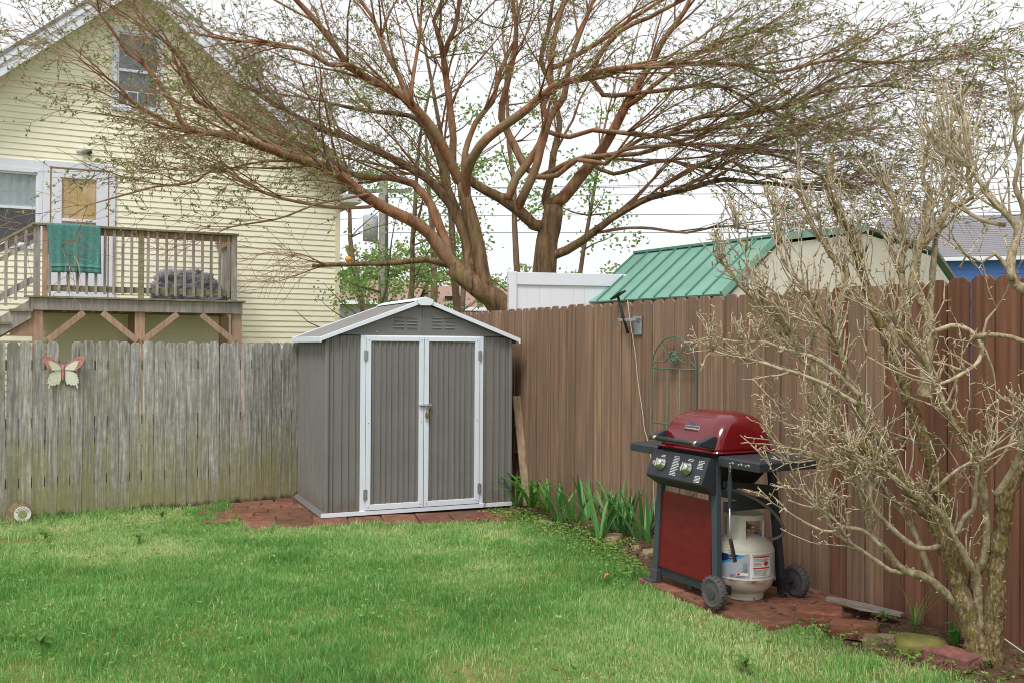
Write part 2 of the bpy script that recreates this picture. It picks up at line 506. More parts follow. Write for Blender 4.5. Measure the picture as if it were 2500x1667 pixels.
M['clover'] = leaf_mat('clover_leaf', lin(92, 130, 58), lin(120, 156, 76), lin(160, 186, 100), attr='tint', transl=0.3)
M['iris'] = leaf_mat('iris_leaf', lin(74, 124, 70), lin(100, 152, 84), lin(122, 170, 96), transl=0.25, rough=0.4)
M['daylily'] = leaf_mat('daylily_leaf', lin(74, 130, 52), lin(108, 160, 66), transl=0.3, rough=0.4)
M['dead_leaf'] = plain('dead_leaf', lin(176, 120, 88), 0.9, var=0.2, scale=40)
g = NT('soil'); n = g.noise(g.coord(which='Object'), 9, 9, 0.75); n2 = g.noise(g.coord(), 70, 4, 0.7)
c = g.ramp(n, [(0.3, lin(70, 54, 42)), (0.55, lin(104, 84, 64)), (0.75, lin(134, 112, 86))]); c = g.mix(g.ramp(n2, [(0.55, 0.0), (0.75, 0.6)]), c, lin(160, 140, 112))
g.col(c).rough(0.95, spec=0.1).bump(n2, 0.9, 0.012)
M['soil'] = g.m
M['mulch'] = plain('mulch_chip', lin(92, 70, 56), 0.95, var=0.4, scale=15)
g = NT('lawn_soil'); n = g.noise(g.coord(), 3, 8, 0.7); n2 = g.noise(g.coord(), 45, 5, 0.7)
c = g.ramp(n, [(0.35, lin(84, 104, 50)), (0.6, lin(120, 122, 72)), (0.75, lin(140, 116, 84))]); c = g.mix(g.ramp(n2, [(0.5, 0.0), (0.7, 0.7)]), c, lin(150, 140, 96))
g.col(c).rough(0.95, spec=0.1).bump(n2, 0.6, 0.01)
M['lawn_soil'] = g.m
g = NT('pane_glass'); g.n.remove(g.b); gl = g.node('ShaderNodeBsdfGlossy'); gl.inputs['Roughness'].default_value = 0.03; tp = g.node('ShaderNodeBsdfTransparent'); tp.inputs[0].default_value = (0.94, 0.96, 0.96, 1)
fr = g.node('ShaderNodeLayerWeight'); fr.inputs[0].default_value = 0.2; ms = g.node('ShaderNodeMixShader'); a = g.math('MULTIPLY_ADD', fr.outputs['Facing'], 0.3); a.node.inputs[2].default_value = 0.06
g.l.new(a, ms.inputs[0]); g.l.new(tp.outputs[0], ms.inputs[1]); g.l.new(gl.outputs[0], ms.inputs[2]); g.l.new(ms.outputs[0], [x for x in g.n if x.type == 'OUTPUT_MATERIAL'][0].inputs[0])
M['glass'] = g.m

# ------------------------------------------------------------------ layout (metres; camera at the origin, looking along +Y)
LF_O, LF_A = Vector((-4.38, 8.18, 0)), R(32.31)                     # grey picket fence
LF_U, LF_V = Vector((math.cos(LF_A), math.sin(LF_A), 0)), Vector((-math.sin(LF_A), math.cos(LF_A), 0))
BF_A = R(-61.2)                                                     # brown fence, runs towards the viewer
BF_U, BF_V = Vector((math.cos(BF_A), math.sin(BF_A), 0)), Vector((-math.sin(BF_A), math.cos(BF_A), 0))
BF_O = Vector((1.8625, 6.1205, 0)) - BF_U * 5.06
SH_O, SH_A = Vector((-1.626, 8.409, 0)), R(23.7)
SH_U, SH_V = Vector((math.cos(SH_A), math.sin(SH_A), 0)), Vector((-math.sin(SH_A), math.cos(SH_A), 0))
HO_O, HO_A = Vector((-8.05, 15.0, 0)), R(26.3)
DK_O = Vector((-6.96, 13.87, 0))
GR_O, GR_A = Vector((0.911, 6.193, 0)), R(-63)

# ---- ground
gb = MB(); gb.add([(-300, -300, -0.012), (300, -300, -0.012), (300, 300, -0.012), (-300, 300, -0.012)], [(0, 1, 2, 3)])
tag(gb.build('ground', M['lawn_soil']), 'soil and thin turf under the lawn reaching past the fences', 'ground', kind='structure')

BED = [gnd(*p) for p in ((1246, 1258), (1330, 1284), (1432, 1322), (1520, 1354), (1566, 1388), (1640, 1452), (1790, 1490), (1940, 1526), (2060, 1574), (2200, 1616), (2330, 1656), (2460, 1702), (2600, 1770))]
bed_edge = smooth_path(BED, 0.12)
bs = MB()
rowA = [Vector(p) for p in bed_edge]
rowB = []
for p in rowA:
    t = (p - BF_O).dot(BF_U)
    q = BF_O + BF_U * t - BF_V * 0.0
    rowB.append(q)
NW = 8
for i, (a, b) in enumerate(zip(rowA, rowB)):
    for k in range(NW):
        q = a.lerp(b, k / (NW - 1))
        tt = (q - BF_O).dot(BF_U)
        up_f = max(0.0, min(1.0, (4.15 - tt) / 0.5)) + max(0.0, min(0.6, (tt - 6.1) / 0.5))
        h = -0.004 + up_f * (0.075 * (k / (NW - 1)) ** 0.8 + 0.014 * mnoise.noise(q * 6)) if k else -0.02
        bs.v.append((q.x, q.y, h))
for i in range(len(rowA) - 1):
    for k in range(NW - 1):
        a = i * NW + k
        bs.f.append((a, a + 1, a + NW + 1, a + NW))
tag(bs.build('flower_bed_soil', M['soil'], smooth=True), 'dark soil strip along the brown fence', 'soil', kind='structure')

# ---- grey picket fence
fence = thing('picket_fence', 'weathered grey picket fence with green algae, one board broken short', 'fence', LF_O, LF_A)
rng = random.Random(4)
def picket(w, h, t=0.016, ear=0.03, rounded=False, bow=0.0):
    if rounded:
        pts = [(-w / 2, 0), (w / 2, 0), (w / 2, h - ear * 1.25), (w / 2 - ear * 0.18, h - ear * 0.65), (w / 2 - ear * 0.6, h - ear * 0.18), (w / 2 - ear * 1.05, h),
               (-w / 2 + ear * 1.05, h), (-w / 2 + ear * 0.6, h - ear * 0.18), (-w / 2 + ear * 0.18, h - ear * 0.65), (-w / 2, h - ear * 1.25)]
    else:
        pts = [(-w / 2, 0), (w / 2, 0), (w / 2, h - ear), (w / 2 - ear, h), (-w / 2 + ear, h), (-w / 2, h - ear)]
    return MB().prism(pts, -t / 2, t / 2, 'y')
x, i = -1.62, 0
pm = [picket(0.0935 + 0.002 * k, 1.575, rounded=True, ear=0.030).mesh('picket', M['grey_wood']) for k in range(3)]
short = picket(0.094, 1.365, rounded=False, ear=0.008).mesh('picket', M['grey_wood'])
broken_x = 0.52
while x < 4.42:
    b = abs(x - broken_x) < 0.05
    o = put(short if b else pm[rng.randrange(3)], 'picket', fence, 0.002)
    o.location = (x, rng.uniform(-0.004, 0.004), rng.uniform(-0.008, 0.008) - 0.02)
    o.rotation_euler = (rng.uniform(-.004, .004), rng.uniform(-.006, .006), rng.uniform(-.03, .03))
    x += 0.1005 + rng.uniform(-0.001, 0.002)
for z in (0.28, 0.80, 1.30):
    MB().box((-1.7, 0.012, z), (4.46, 0.05, z + 0.085)).build('rail', M['grey_wood'], fence)
for k in range(4):
    MB().box((-1.2 + k * 1.85, 0.052, -0.1), (-1.11 + k * 1.85, 0.14, 1.5)).build('post', M['grey_wood'], fence)

# ---- brown board fence
bfence = thing('board_fence', 'tall red-brown stained board fence behind the barbecue and bare shrub', 'fence', BF_O, BF_A)
x = 0.02
bm1 = [picket(w, 1.93, 0.018, 0.028) for w in (0.130, 0.126, 0.134)]
mA = [b.mesh('board', M['brown_wood']) for b in bm1]
mB = [b.mesh('board', M['red_wood']) for b in bm1]
i = 0
while x < 10.2:
    red = x > 5.55 + 0.3 * math.sin(i * 2.1)
    o = put((mB if red else mA)[rng.randrange(3)], 'board', bfence, 0.002)
    step = 0.012 if x > 5.9 else 0.0
    o.location = (x + 0.068, rng.uniform(-0.006, 0.002), -0.03 + step + rng.uniform(-0.006, 0.006))
    o.rotation_euler = (rng.uniform(-.003, .003), rng.uniform(-.003, .003), rng.uniform(-.035, .035))
    x += 0.1385 + (0.009 if i == 11 else 0) + rng.uniform(-.001, .001)
    i += 1
for z in (0.30, 0.95, 1.55):
    MB().box((0.0, 0.012, z), (10.3, 0.05, z + 0.088)).build('rail', M['brown_wood'], bfence)
for k in range(6):
    MB().box((0.05 + k * 2.0, 0.052, -0.1), (0.14 + k * 2.0, 0.14, 1.84)).build('post', M['brown_wood'], bfence)

# ---- paver pad under the shed
pad = thing('paver_patio', 'red paver pad under and beside the grey metal shed', 'paving', SH_O, SH_A)
tag(pad, kind='structure')
pv = MB().box((-0.145, -0.095, -0.04), (0.145, 0.095, 0.0)).mesh('paver', M['paver'])
pvb = MB().box((-0.145, -0.20, -0.06), (0.145, 0.20, 0.0)).mesh('paver', M['paver'])
fa_ = R(-10.5)
for k in range(10):                                                 # row along the front, not quite square to the shed
    o = put(pvb, 'paver', pad, 0.006)
    d = 0.15 + k * 0.302
    o.location = (-0.74 + math.cos(fa_) * d, -0.02 + math.sin(fa_) * d + rng.uniform(-.008, .008), 0.018 + rng.uniform(-.004, .002) - (0.012 if k < 2 else 0))
    o.rotation_euler = (rng.uniform(-.02, .02), rng.uniform(-.012, .012), fa_ + rng.uniform(-.02, .02))
for j in range(7):
    for k in range(-3, 1):
        xx = k * 0.302 + (0.15 if j % 2 else 0) + 0.06
        yy = 0.285 + j * 0.202 - 0.19 * (xx + 0.74)
        p = SH_O + SH_U * xx + SH_V * yy
        if (p - LF_O).dot(LF_V) > 0.02: continue
        o = put(pv, 'paver', pad, 0.006)
        o.location = (xx, yy, 0.014 + rng.uniform(-.006, .003))
        o.rotation_euler = (rng.uniform(-.015, .015), rng.uniform(-.015, .015), fa_ + rng.uniform(-.02, .02))
sand = MB(); sand.add([(-0.72, -0.18, 0.002), (1.9, -0.66, 0.002), (1.9, 1.25, 0.002), (-0.72, 1.0, 0.002)], [(0, 1, 2, 3)]); sand.build('bedding_sand', M['soil'], pad)

# ---- metal shed
shed = thing('metal_shed', 'grey corrugated metal shed with white framed double doors', 'shed', SH_O + Vector((0, 0, 0.024)), SH_A)
SW, SD, SHT = 1.76, 1.18, 1.575
def ribbed(x0, x1, z0, z1, pitch=0.062, dpt=0.014, flip=1):
    """upright corrugated sheet in the x-z plane facing -y"""
    xs = [(x0, 0)]
    x = x0 + 0.012
    k = 0
    while x + 0.03 < x1:
        xs += [(x, 0), (x + 0.006, -dpt), (x + 0.018, -dpt), (x + 0.024, 0)]
        x += pitch if k % 3 else pitch * 1.25
        k += 1
    xs.append((x1, 0))
    mb = MB()
    for a, d in xs: mb.v.extend([(a, d * flip, z0), (a, d * flip, z1)])
    for a, d in xs: mb.v.extend([(a, 0.012, z0), (a, 0.012, z1)])
    n = len(xs)
    for q in range(n - 1):
        mb.f.append((2 * q, 2 * q + 2, 2 * q + 3, 2 * q + 1))
    mb.f.append((2 * n, 2 * n + 1, 4 * n - 1, 4 * n - 2))
    mb.f.append((0, 1, 2 * n + 1, 2 * n)); mb.f.append((2 * n - 2, 4 * n - 2, 4 * n - 1, 2 * n - 1))
    return mb
def side_m(mb, rz, off):
    m = Matrix.Translation(off) @ Matrix.Rotation(rz, 4, 'Z')
    mb.v = [tuple(m @ Vector(p)) for p in mb.v]
    return mb
for (a, b) in ((0.02, 0.30), (1.468, SW - 0.02)):
    ribbed(a, b, 0.03, SHT + 0.02).build('wall_panel', M['shed_grey'], shed)
for (a, b) in ((0.015, 0.60), (0.602, SD - 0.015)):
    side_m(ribbed(a, b, 0.03, SHT, 0.055), -math.pi / 2, (0, SD, 0)).build('wall_panel', M['shed_grey'], shed)
    side_m(ribbed(a, b, 0.03, SHT, 0.055), math.pi / 2, (SW, 0, 0)).build('wall_panel', M['shed_grey'], shed)
side_m(ribbed(0.02, SW - 0.02, 0.03, SHT), math.pi, (SW, SD, 0)).build('wall_panel', M['shed_grey'], shed)
for cx, cy in ((0, 0), (SW, 0), (0, SD), (SW, SD)):
    MB().box((cx - 0.018, cy - 0.018, 0.02), (cx + 0.018, cy + 0.018, SHT)).build('corner_post', M['shed_grey'], shed, bevel=0.012, seg=3)
MB().box((-0.05, -0.035, 0.0), (SW + 0.01, -0.012, 0.034)).build('base_rail', M['shed_white'], shed)
MB().prism([(-0.06, 0.0), (-0.058, 0.008), (-0.022, 0.034), (-0.012, 0.034), (-0.012, 0)], -0.012, SD + 0.03, 'y').build('base_rail', M['zinc'], shed)
MB().prism([(SW + 0.06, 0.0), (SW + 0.058, 0.008), (SW + 0.022, 0.034), (SW + 0.012, 0.034), (SW + 0.012, 0)], -0.012, SD + 0.03, 'y').build('base_rail', M['zinc'], shed)
# door frame
for (a, b) in ((0.296, 0.342), (1.436, 1.474)):
    MB().box((a, -0.024, 0.03), (b, -0.006, SHT + 0.025)).build('door_jamb', M['shed_white'], shed, bevel=0.002)
MB().box((0.296, -0.02, SHT + 0.0), (1.474, -0.006, SHT + 0.025)).build('door_header', M['shed_white'], shed)
for (a, b, hinge) in ((0.346, 0.884, 0), (0.890, 1.432, 1)):
    d = MB(); y0, y1, zb, zt = -0.034, -0.014, 0.04, SHT + 0.015
    o = MB().box((a, y0, zb), (a + 0.044, y1, zt)).box((b - 0.044, y0, zb), (b, y1, zt)).box((a + 0.044, y0, zb), (b - 0.044, y1, zb + 0.05)).box((a + 0.044, y0, zt - 0.042), (b - 0.044, y1, zt)).build('door', M['shed_white'], shed, bevel=0.003)
    ribbed(a + 0.04, b - 0.04, zb + 0.045, zt - 0.04, 0.05, 0.012).build('door_panel', M['shed_grey'], o, loc=(0, -0.014, 0))
    hx = a - 0.003 if hinge == 0 else b + 0.003
    for hz in (0.18, 1.42):
        MB().tube([(hx, -0.034, hz - 0.05), (hx, -0.034, hz + 0.05)], 0.007, 8).box((hx - 0.018, -0.0365, hz - 0.045), (hx + 0.018, -0.032, hz + 0.045)).build('hinge', M['zinc'], o)
    sc = MB()
    for sx in (a + 0.022, b - 0.022):
        for szz in (0.07, 0.82, 1.56):
            sc.lathe([(0.005, 0), (0.006, 0.002), (0.003, 0.004)], 8, Matrix.Translation((sx, -0.034, szz)) @ Matrix.Rotation(math.pi / 2, 4, 'X'))
    sc.build('screw', M['zinc'], o)
lt = MB().box((0.845, -0.044, 0.958), (0.925, -0.034, 0.978)).tube([(0.83, -0.050, 0.968), (0.955, -0.050, 0.968)], 0.007, 8).box((0.925, -0.046, 0.94), (0.955, -0.034, 0.985)).build('latch', M['zinc'], shed)
MB().tube([(0.903, -0.052, 0.90), (0.903, -0.052, 0.955), (0.910, -0.052, 0.966), (0.922, -0.052, 0.955), (0.922, -0.052, 0.90)], 0.004, 8).build('shackle', M['bright_steel'], lt)
MB().box((0.894, -0.060, 0.85), (0.930, -0.044, 0.902)).build('padlock_body', M['brass'], lt, bevel=0.004)
# gable
xm, zr = SW / 2, 1.925
gab = MB().prism([(0.0, SHT + 0.027), (xm, SHT + 0.027), (xm, zr - 0.035), (-0.0, SHT + 0.027)][:3], -0.016, 0.004, 'y').build('gable_panel', M['shed_gable'], shed)
gab2 = MB().prism([(xm + 0.002, SHT + 0.027), (SW, SHT + 0.027), (xm + 0.002, zr - 0.035)], -0.018, 0.004, 'y').build('gable_panel', M['shed_gable'], shed)
MB().prism([(0.0, SHT + 0.027), (SW, SHT + 0.027), (xm, zr - 0.035)], SD - 0.006, SD + 0.012, 'y').build('gable_panel', M['shed_gable'], shed)
MB().box((xm - 0.008, -0.021, SHT + 0.03), (xm + 0.008, -0.0185, zr - 0.05)).build('gable_seam', M['shed_gable'], gab2)
for gx, par in ((0.60, gab), (0.72, gab), (0.965, gab2), (1.085, gab2)):
    for r_ in range(4):
        zz = 1.668 + r_ * 0.030
        MB().prism([(-0.019, zz), (-0.026, zz + 0.003), (-0.019, zz + 0.011)], gx, gx + 0.098, 'x').build('louvre', M['shed_gable'], par)
for sx, sz in ((0.44, 1.63), (1.31, 1.63), (0.45, 1.72), (1.3, 1.72)):
    MB().lathe([(0.006, 0), (0.007, 0.003), (0.003, 0.005)], 8, Matrix.Translation((sx, -0.0185, sz)) @ Matrix.Rotation(math.pi / 2, 4, 'X')).build('screw', M['bright_steel'], shed)
# roof
ov, fy, by = 0.065, -0.055, SD + 0.055
ze = SHT - 0.005
for s_ in (-1, 1):
    xe = -ov if s_ < 0 else SW + ov
    run = xm - xe if s_ < 0 else xe - xm
    dirx = (xm - xe)
    L = math.hypot(run, zr - ze)
    ang = math.atan2(zr - ze, run)
    nb = 3
    for q in range(nb):
        y0, y1 = fy + (by - fy) * q / nb, fy + (by - fy) * (q + 1) / nb
        pts = []
        yy = y0
        while yy < y1 - 0.02:
            pts += [(yy, 0), (yy + 0.022, 0), (yy + 0.028, 0.010), (yy + 0.040, 0.010), (yy + 0.046, 0)]
            yy += 0.07
        pts.append((y1, 0))
        pts += [(y1, -0.008), (y0, -0.008)]
        mb = MB()
        n = len(pts)
        for t in (0, 1):
            xx, zz = (xe, ze) if t == 0 else (xm, zr)
            for (yv, h) in pts: mb.v.append((xx - s_ * -1 * 0 + s_ * h * math.sin(ang) * 1, yv, zz + h * math.cos(ang)))
        mb.f = [tuple(range(n)), tuple(range(2 * n - 1, n - 1, -1))] + [(a, (a + 1) % n, n + (a + 1) % n, n + a) for a in range(n)]
        mb.build('roof_panel', M['shed_grey'], shed)
    # rake trim (front and back) and eave trim
    for yv in (fy - 0.012, by + 0.002):
        mb = MB()
        a, b = Vector((xe, yv, ze - 0.022)), Vector((xm, yv, zr - 0.022))
        mb.add([(a.x, yv, a.z - 0.002), (b.x, yv, b.z - 0.002), (b.x, yv, b.z + 0.038), (a.x, yv, a.z + 0.038), (a.x, yv + 0.014, a.z - 0.002), (b.x, yv + 0.014, b.z - 0.002), (b.x, yv + 0.014, b.z + 0.038), (a.x, yv + 0.014, a.z + 0.038)],
               [(0, 1, 2, 3), (7, 6, 5, 4), (0, 4, 5, 1), (1, 5, 6, 2), (2, 6, 7, 3), (3, 7, 4, 0)])
        mb.build('rake_trim', M['shed_white'], shed, bevel=0.003)
    xa, xb = (xe - 0.012, xe + 0.004) if s_ < 0 else (xe - 0.004, xe + 0.012)
    MB().box((xa, fy - 0.014, ze - 0.036), (xb, by + 0.014, ze + 0.014)).build('eave_trim', M['shed_white'], shed, bevel=0.004)
MB().prism([(xm - 0.085, zr - 0.012), (xm - 0.078, zr - 0.0), (xm, zr + 0.026), (xm + 0.078, zr - 0.0), (xm + 0.085, zr - 0.012), (xm, zr + 0.016)], fy - 0.018, by + 0.018, 'y').build('ridge_cap', M['shed_white'], shed)
MB().prism([(xm - 0.075, zr - 0.028), (xm - 0.05, zr - 0.052), (xm + 0.05, zr - 0.052), (xm + 0.075, zr - 0.028), (xm + 0.07, zr + 0.004), (xm, zr + 0.028), (xm - 0.07, zr + 0.004)], fy - 0.026, fy - 0.0135, 'y').build('ridge_end_cap', M['shed_white'], shed, bevel=0.003)
# ---- yellow house
house = thing('yellow_house', 'pale yellow clapboard house with white trim and steep gable', 'house', HO_O, HO_A)
HP, HZ, HS, HL, HR = 2.0, 7.46, 0.85, -1.45, 5.43
def rake_z(x): return HZ - HS * abs(x - HP)
openings = [(1.60, 2.40, 5.43, 6.73), (0.665, 1.60, 2.22, 4.40), (-0.42, 0.56, 3.05, 4.29)]   # attic window, door, window
wall = MB()
wall.prism([(HL + 0.02, 0), (HR - 0.02, 0), (HR - 0.02, rake_z(HR) - 0.1), (HP, HZ - 0.1), (HL + 0.02, rake_z(HL) - 0.1)], 0.40, 9.0, 'y')
wall = wall.build('wall', M['dark'], house)
z, ex = 0.30, 0.0978
while z < HZ - 0.06:
    z1 = min(z + ex, HZ - 0.02)
    iv = [(HL, HR)]
    for (a, b, c, d) in openings:
        if z1 > c + 0.01 and z < d - 0.01:
            nv = []
            for (p, q) in iv:
                if p < a: nv.append((p, min(q, a)))
                if q > b: nv.append((max(p, b), q))
            iv = nv
    for (p, q) in iv:
        def clip(x, zz):
            half = max(0.02, (HZ - zz) / HS)
            return min(max(x, HP - half), HP + half)
        a0, a1, b0, b1 = clip(p, z), clip(p, z1), clip(q, z), clip(q, z1)
        if b0 - a0 < 0.03: continue
        mb = MB()
        mb.add([(a0, -0.018, z), (b0, -0.018, z), (b1, -0.003, z1 + 0.004), (a1, -0.003, z1 + 0.004), (a0, 0.02, z), (b0, 0.02, z), (b1, 0.02, z1 + 0.004), (a1, 0.02, z1 + 0.004)],
               [(0, 1, 2, 3), (7, 6, 5, 4), (0, 4, 5, 1), (1, 5, 6, 2), (2, 6, 7, 3), (3, 7, 4, 0)])
        mb.build('siding_board', M['siding'], wall)
    z += ex
MB().box((HR - 0.06, -0.03, 0.25), (HR + 0.03, 0.06, rake_z(HR) + 0.02)).build('corner_board', M['cream_trim'], house)
MB().box((HR, 0.06, 0.0), (HR + 0.02, 9.0, rake_z(HR))).build('wall', M['siding'], house)
MB().box((HL, -0.02, 0.0), (HR, 0.3, 0.31)).build('foundation', M['far_grey'], house)
# roof
yo = -0.42
for s_ in (-1, 1):
    xe = HP + s_ * ((HR - HP) + 0.32)
    def sl(x): return HZ + 0.06 - HS * abs(x - HP)
    rf = MB()
    for (lo, hi, y0, mt, nm) in ((0.10, 0.16, yo - 0.04, 'shingle', 'roof'),):
        rf.add([(xe, y0, sl(xe) + lo), (HP, y0, sl(HP) + lo), (HP, y0, sl(HP) + hi), (xe, y0, sl(xe) + hi), (xe, 9.2, sl(xe) + lo), (HP, 9.2, sl(HP) + lo), (HP, 9.2, sl(HP) + hi), (xe, 9.2, sl(xe) + hi)],
               [(0, 1, 2, 3), (7, 6, 5, 4), (0, 4, 5, 1), (1, 5, 6, 2), (2, 6, 7, 3), (3, 7, 4, 0)])
    roof = rf.build('roof', M['shingle'], house)
    for (lo, hi, y0, y1, nm, mt) in ((-0.20, 0.10, yo, yo + 0.03, 'fascia', 'white_trim'), (-0.02, 0.10, yo - 0.025, yo - 0.001, 'fascia_cap', 'white_trim'), (-0.10, -0.06, yo + 0.03, 0.0, 'soffit', 'soffit')):
        mb = MB()
        mb.add([(xe, y0, sl(xe) + lo), (HP, y0, sl(HP) + lo), (HP, y0, sl(HP) + hi), (xe, y0, sl(xe) + hi), (xe, y1, sl(xe) + lo), (HP, y1, sl(HP) + lo), (HP, y1, sl(HP) + hi), (xe, y1, sl(xe) + hi)],
               [(0, 1, 2, 3), (7, 6, 5, 4), (0, 4, 5, 1), (1, 5, 6, 2), (2, 6, 7, 3), (3, 7, 4, 0)])
        mb.build(nm, M[mt], roof)
    # soffit panel grooves
    xx = HP
    k = 0
    ribs = MB()
    while abs(xx - HP) < abs(xe - HP) - 0.1:
        ribs.box((xx - 0.006, yo + 0.03, sl(xx) - 0.112), (xx + 0.006, 0.0, sl(xx) - 0.094))
        xx += s_ * 0.21
    ribs.build('soffit_groove', M['soffit'], roof)
    MB().box((min(xe, HR * (s_ > 0) + HL * (s_ < 0)), yo, sl(xe) - 0.24), (max(xe, HR * (s_ > 0) + HL * (s_ < 0)), 9.2, sl(xe) - 0.10)).build('eave_return', M['soffit'], roof)
def window(par, a, b, c, d, tr, mid=None, curtain='curtain', grid=False, cz=None, name='window'):
    y0 = -0.045
    w = MB().box((a - tr, y0, d), (b + tr, 0.03, d + tr)).box((a - tr, y0, c - tr), (b + tr, 0.03, c)).box((a - tr, y0, c), (a, 0.03, d)).box((b, y0, c), (b + tr, 0.03, d)).build(name, M['white_trim'], par, bevel=0.006)
    s = 0.028
    MB().box((a, -0.02, d - s), (b, 0.03, d)).box((a, -0.02, c), (b, 0.03, c + s)).box((a, -0.02, c + s), (a + s, 0.03, d - s)).box((b - s, -0.02, c + s), (b, 0.03, d - s)).build('sash', M['white_trim'], w)
    if mid: MB().box((a + s, -0.03, mid - 0.022), (b - s, 0.03, mid + 0.022)).build('meeting_rail', M['white_trim'], w)
    MB().box((a + s, 0.0, c + s), (b - s, 0.006, d - s)).build('pane', M['glass'], w)
    if grid:
        gm = MB()
        for t in (0.25, 0.5, 0.75):
            xx = a + (b - a) * t
            gm.box((xx - 0.006, -0.008, c + s), (xx + 0.006, -0.001, c + s + 0.22))
        gm.box((a + s, -0.009, c + s + 0.22), (b - s, -0.001, c + s + 0.235))
        gm.build('muntin', M['white_trim'], w)
    cm = MB()
    n = 24
    c0 = cz if cz else c
    for q in range(n + 1):
        xx = a + (b - a) * q / n
        yy = 0.03 + 0.010 * math.sin(q * 1.9)
        cm.v.extend([(xx, yy, c0), (xx, yy, d)])
    for q in range(n): cm.f.append((2 * q, 2 * q + 2, 2 * q + 3, 2 * q + 1))
    cm.build('curtain', M[curtain], w, smooth=True)
    return w
window(house, 1.68, 2.32, 5.46, 6.68, 0.085, mid=6.06, curtain='lace', grid=True)
window(house, -0.36, 0.52, 3.10, 4.24, 0.075, mid=3.68, cz=3.66)
MB().box((-1.40, -0.034, 4.318), (0.598, 0.03, 4.44)).box((0.597, -0.034, 2.60), (0.60, 0.03, 4.318)).box((-1.40, -0.034, 2.93), (-0.437, 0.03, 4.316)).build('window_casing', M['white_trim'], house)
# storm door with a wooden door behind it
dr = MB().box((0.60, -0.05, 4.36), (1.665, 0.03, 4.46)).box((0.60, -0.05, 2.24), (0.70, 0.03, 4.36)).box((1.575, -0.05, 2.24), (1.665, 0.03, 4.36)).build('door', M['white_trim'], house, bevel=0.006)
MB().box((0.72, -0.045, 2.26), (0.87, -0.012, 4.33)).box((1.38, -0.045, 2.26), (1.555, -0.012, 4.33)).box((0.87, -0.045, 4.20), (1.38, -0.012, 4.33)).box((0.87, -0.045, 2.26), (1.38, -0.012, 2.95)).box((0.87, -0.04, 3.50), (1.38, -0.014, 3.545)).build('storm_door', M['white_trim'], dr, bevel=0.005)
MB().box((0.86, -0.030, 2.94), (1.39, -0.026, 4.21)).build('pane', M['glass'], dr)
MB().box((0.70, -0.004, 2.24), (1.58, 0.04, 4.36)).box((0.90, -0.010, 3.05), (1.10, -0.003, 3.48)).box((1.16, -0.010, 3.05), (1.36, -0.003, 3.48)).box((0.90, -0.010, 3.62), (1.10, -0.003, 4.15)).box((1.16, -0.010, 3.62), (1.36, -0.003, 4.15)).build('wooden_door', M['door_wood'], dr, bevel=0.006)
MB().tube([(0.80, -0.045, 3.22), (0.80, -0.075, 3.22), (0.80, -0.075, 3.34), (0.80, -0.045, 3.34)], 0.008, 8).build('handle', M['zinc'], dr)
MB().box((0.62, -0.09, 2.19), (1.64, 0.03, 2.235)).build('threshold', M['zinc'], dr)
# flood lamp over the door
lamp = thing('flood_lamp', 'small double flood lamp on the yellow wall above the door', 'lamp', (HO_O.x + math.cos(HO_A) * 1.19, HO_O.y + math.sin(HO_A) * 1.19, 4.66), HO_A)
MB().lathe([(0.055, 0), (0.055, 0.025), (0.03, 0.04)], 16, Matrix.Translation((0, -0.017, 0)) @ Matrix.Rotation(math.pi / 2, 4, 'X')).build('base', M['far_grey'], lamp, smooth=True)
for s_ in (-1, 1):
    m = Matrix.Translation((s_ * 0.03, -0.05, 0)) @ Matrix.Rotation(R(120), 4, 'X') @ Matrix.Rotation(s_ * R(30), 4, 'Y')
    MB().lathe([(0.018, 0), (0.02, 0.03), (0.045, 0.07), (0.05, 0.10), (0.03, 0.112)], 16, m).build('lamp_head', M['soffit' if s_ < 0 else 'hub'], lamp, smooth=True)

# ---- deck
deck = thing('wooden_deck', 'weathered timber deck with baluster railing and stairs against the yellow house', 'deck', DK_O, HO_A)
DW, DD, DZ = 2.93, 1.46, 2.20
for k in range(11):
    MB().box((-0.12 if k == 0 else -0.02, -0.04 + k * 0.137, DZ), (DW + 0.09, -0.04 + k * 0.137 + 0.13, DZ + 0.026)).build('deck_board', M['deck_mossy' if k == 0 else 'deck_wood'], deck)
for y0 in (0.0, DD - 0.05):
    MB().box((-0.055, y0, DZ - 0.18), (DW + 0.05, y0 + 0.04, DZ - 0.002)).build('beam', M['deck_wood'], deck, bevel=0.004)
for k in range(8):
    MB().box((0.0 + k * 0.41, 0.042, DZ - 0.17), (0.04 + k * 0.41, DD - 0.052, DZ - 0.004)).build('joist', M['deck_warm'], deck)
for xx in (-0.01, 1.39, 2.835):
    MB().box((xx, 0.045, 0), (xx + 0.142, 0.185, DZ - 0.181)).build('leg', M['deck_warm'], deck, bevel=0.006)
    MB().box((xx, DD - 0.25, 0), (xx + 0.142, DD - 0.11, DZ - 0.181)).build('leg', M['deck_warm'], deck, bevel=0.006)
for a, b in (((0.20, 1.58), (0.68, 2.0)), ((0.93, 2.0), (1.42, 1.58)), ((1.50, 1.58), (2.0, 2.0)), ((2.35, 2.0), (2.86, 1.58))):
    MB().bar((a[0], 0.02, a[1]), (b[0], 0.02, b[1]), 0.09, 0.036, up=(0, 1, 0)).build('brace', M['deck_warm'], deck, bevel=0.004)
RT = 3.25
for xx, ww, mt in ((0.0, 0.09, 'deck_wood'), (0.115, 0.075, 'deck_warm'), (1.43, 0.078, 'deck_mossy'), (2.80, 0.09, 'deck_wood')):
    MB().box((xx, -0.01, DZ + 0.026), (xx + ww, 0.08, RT)).build('railing_post', M[mt], deck, bevel=0.004)
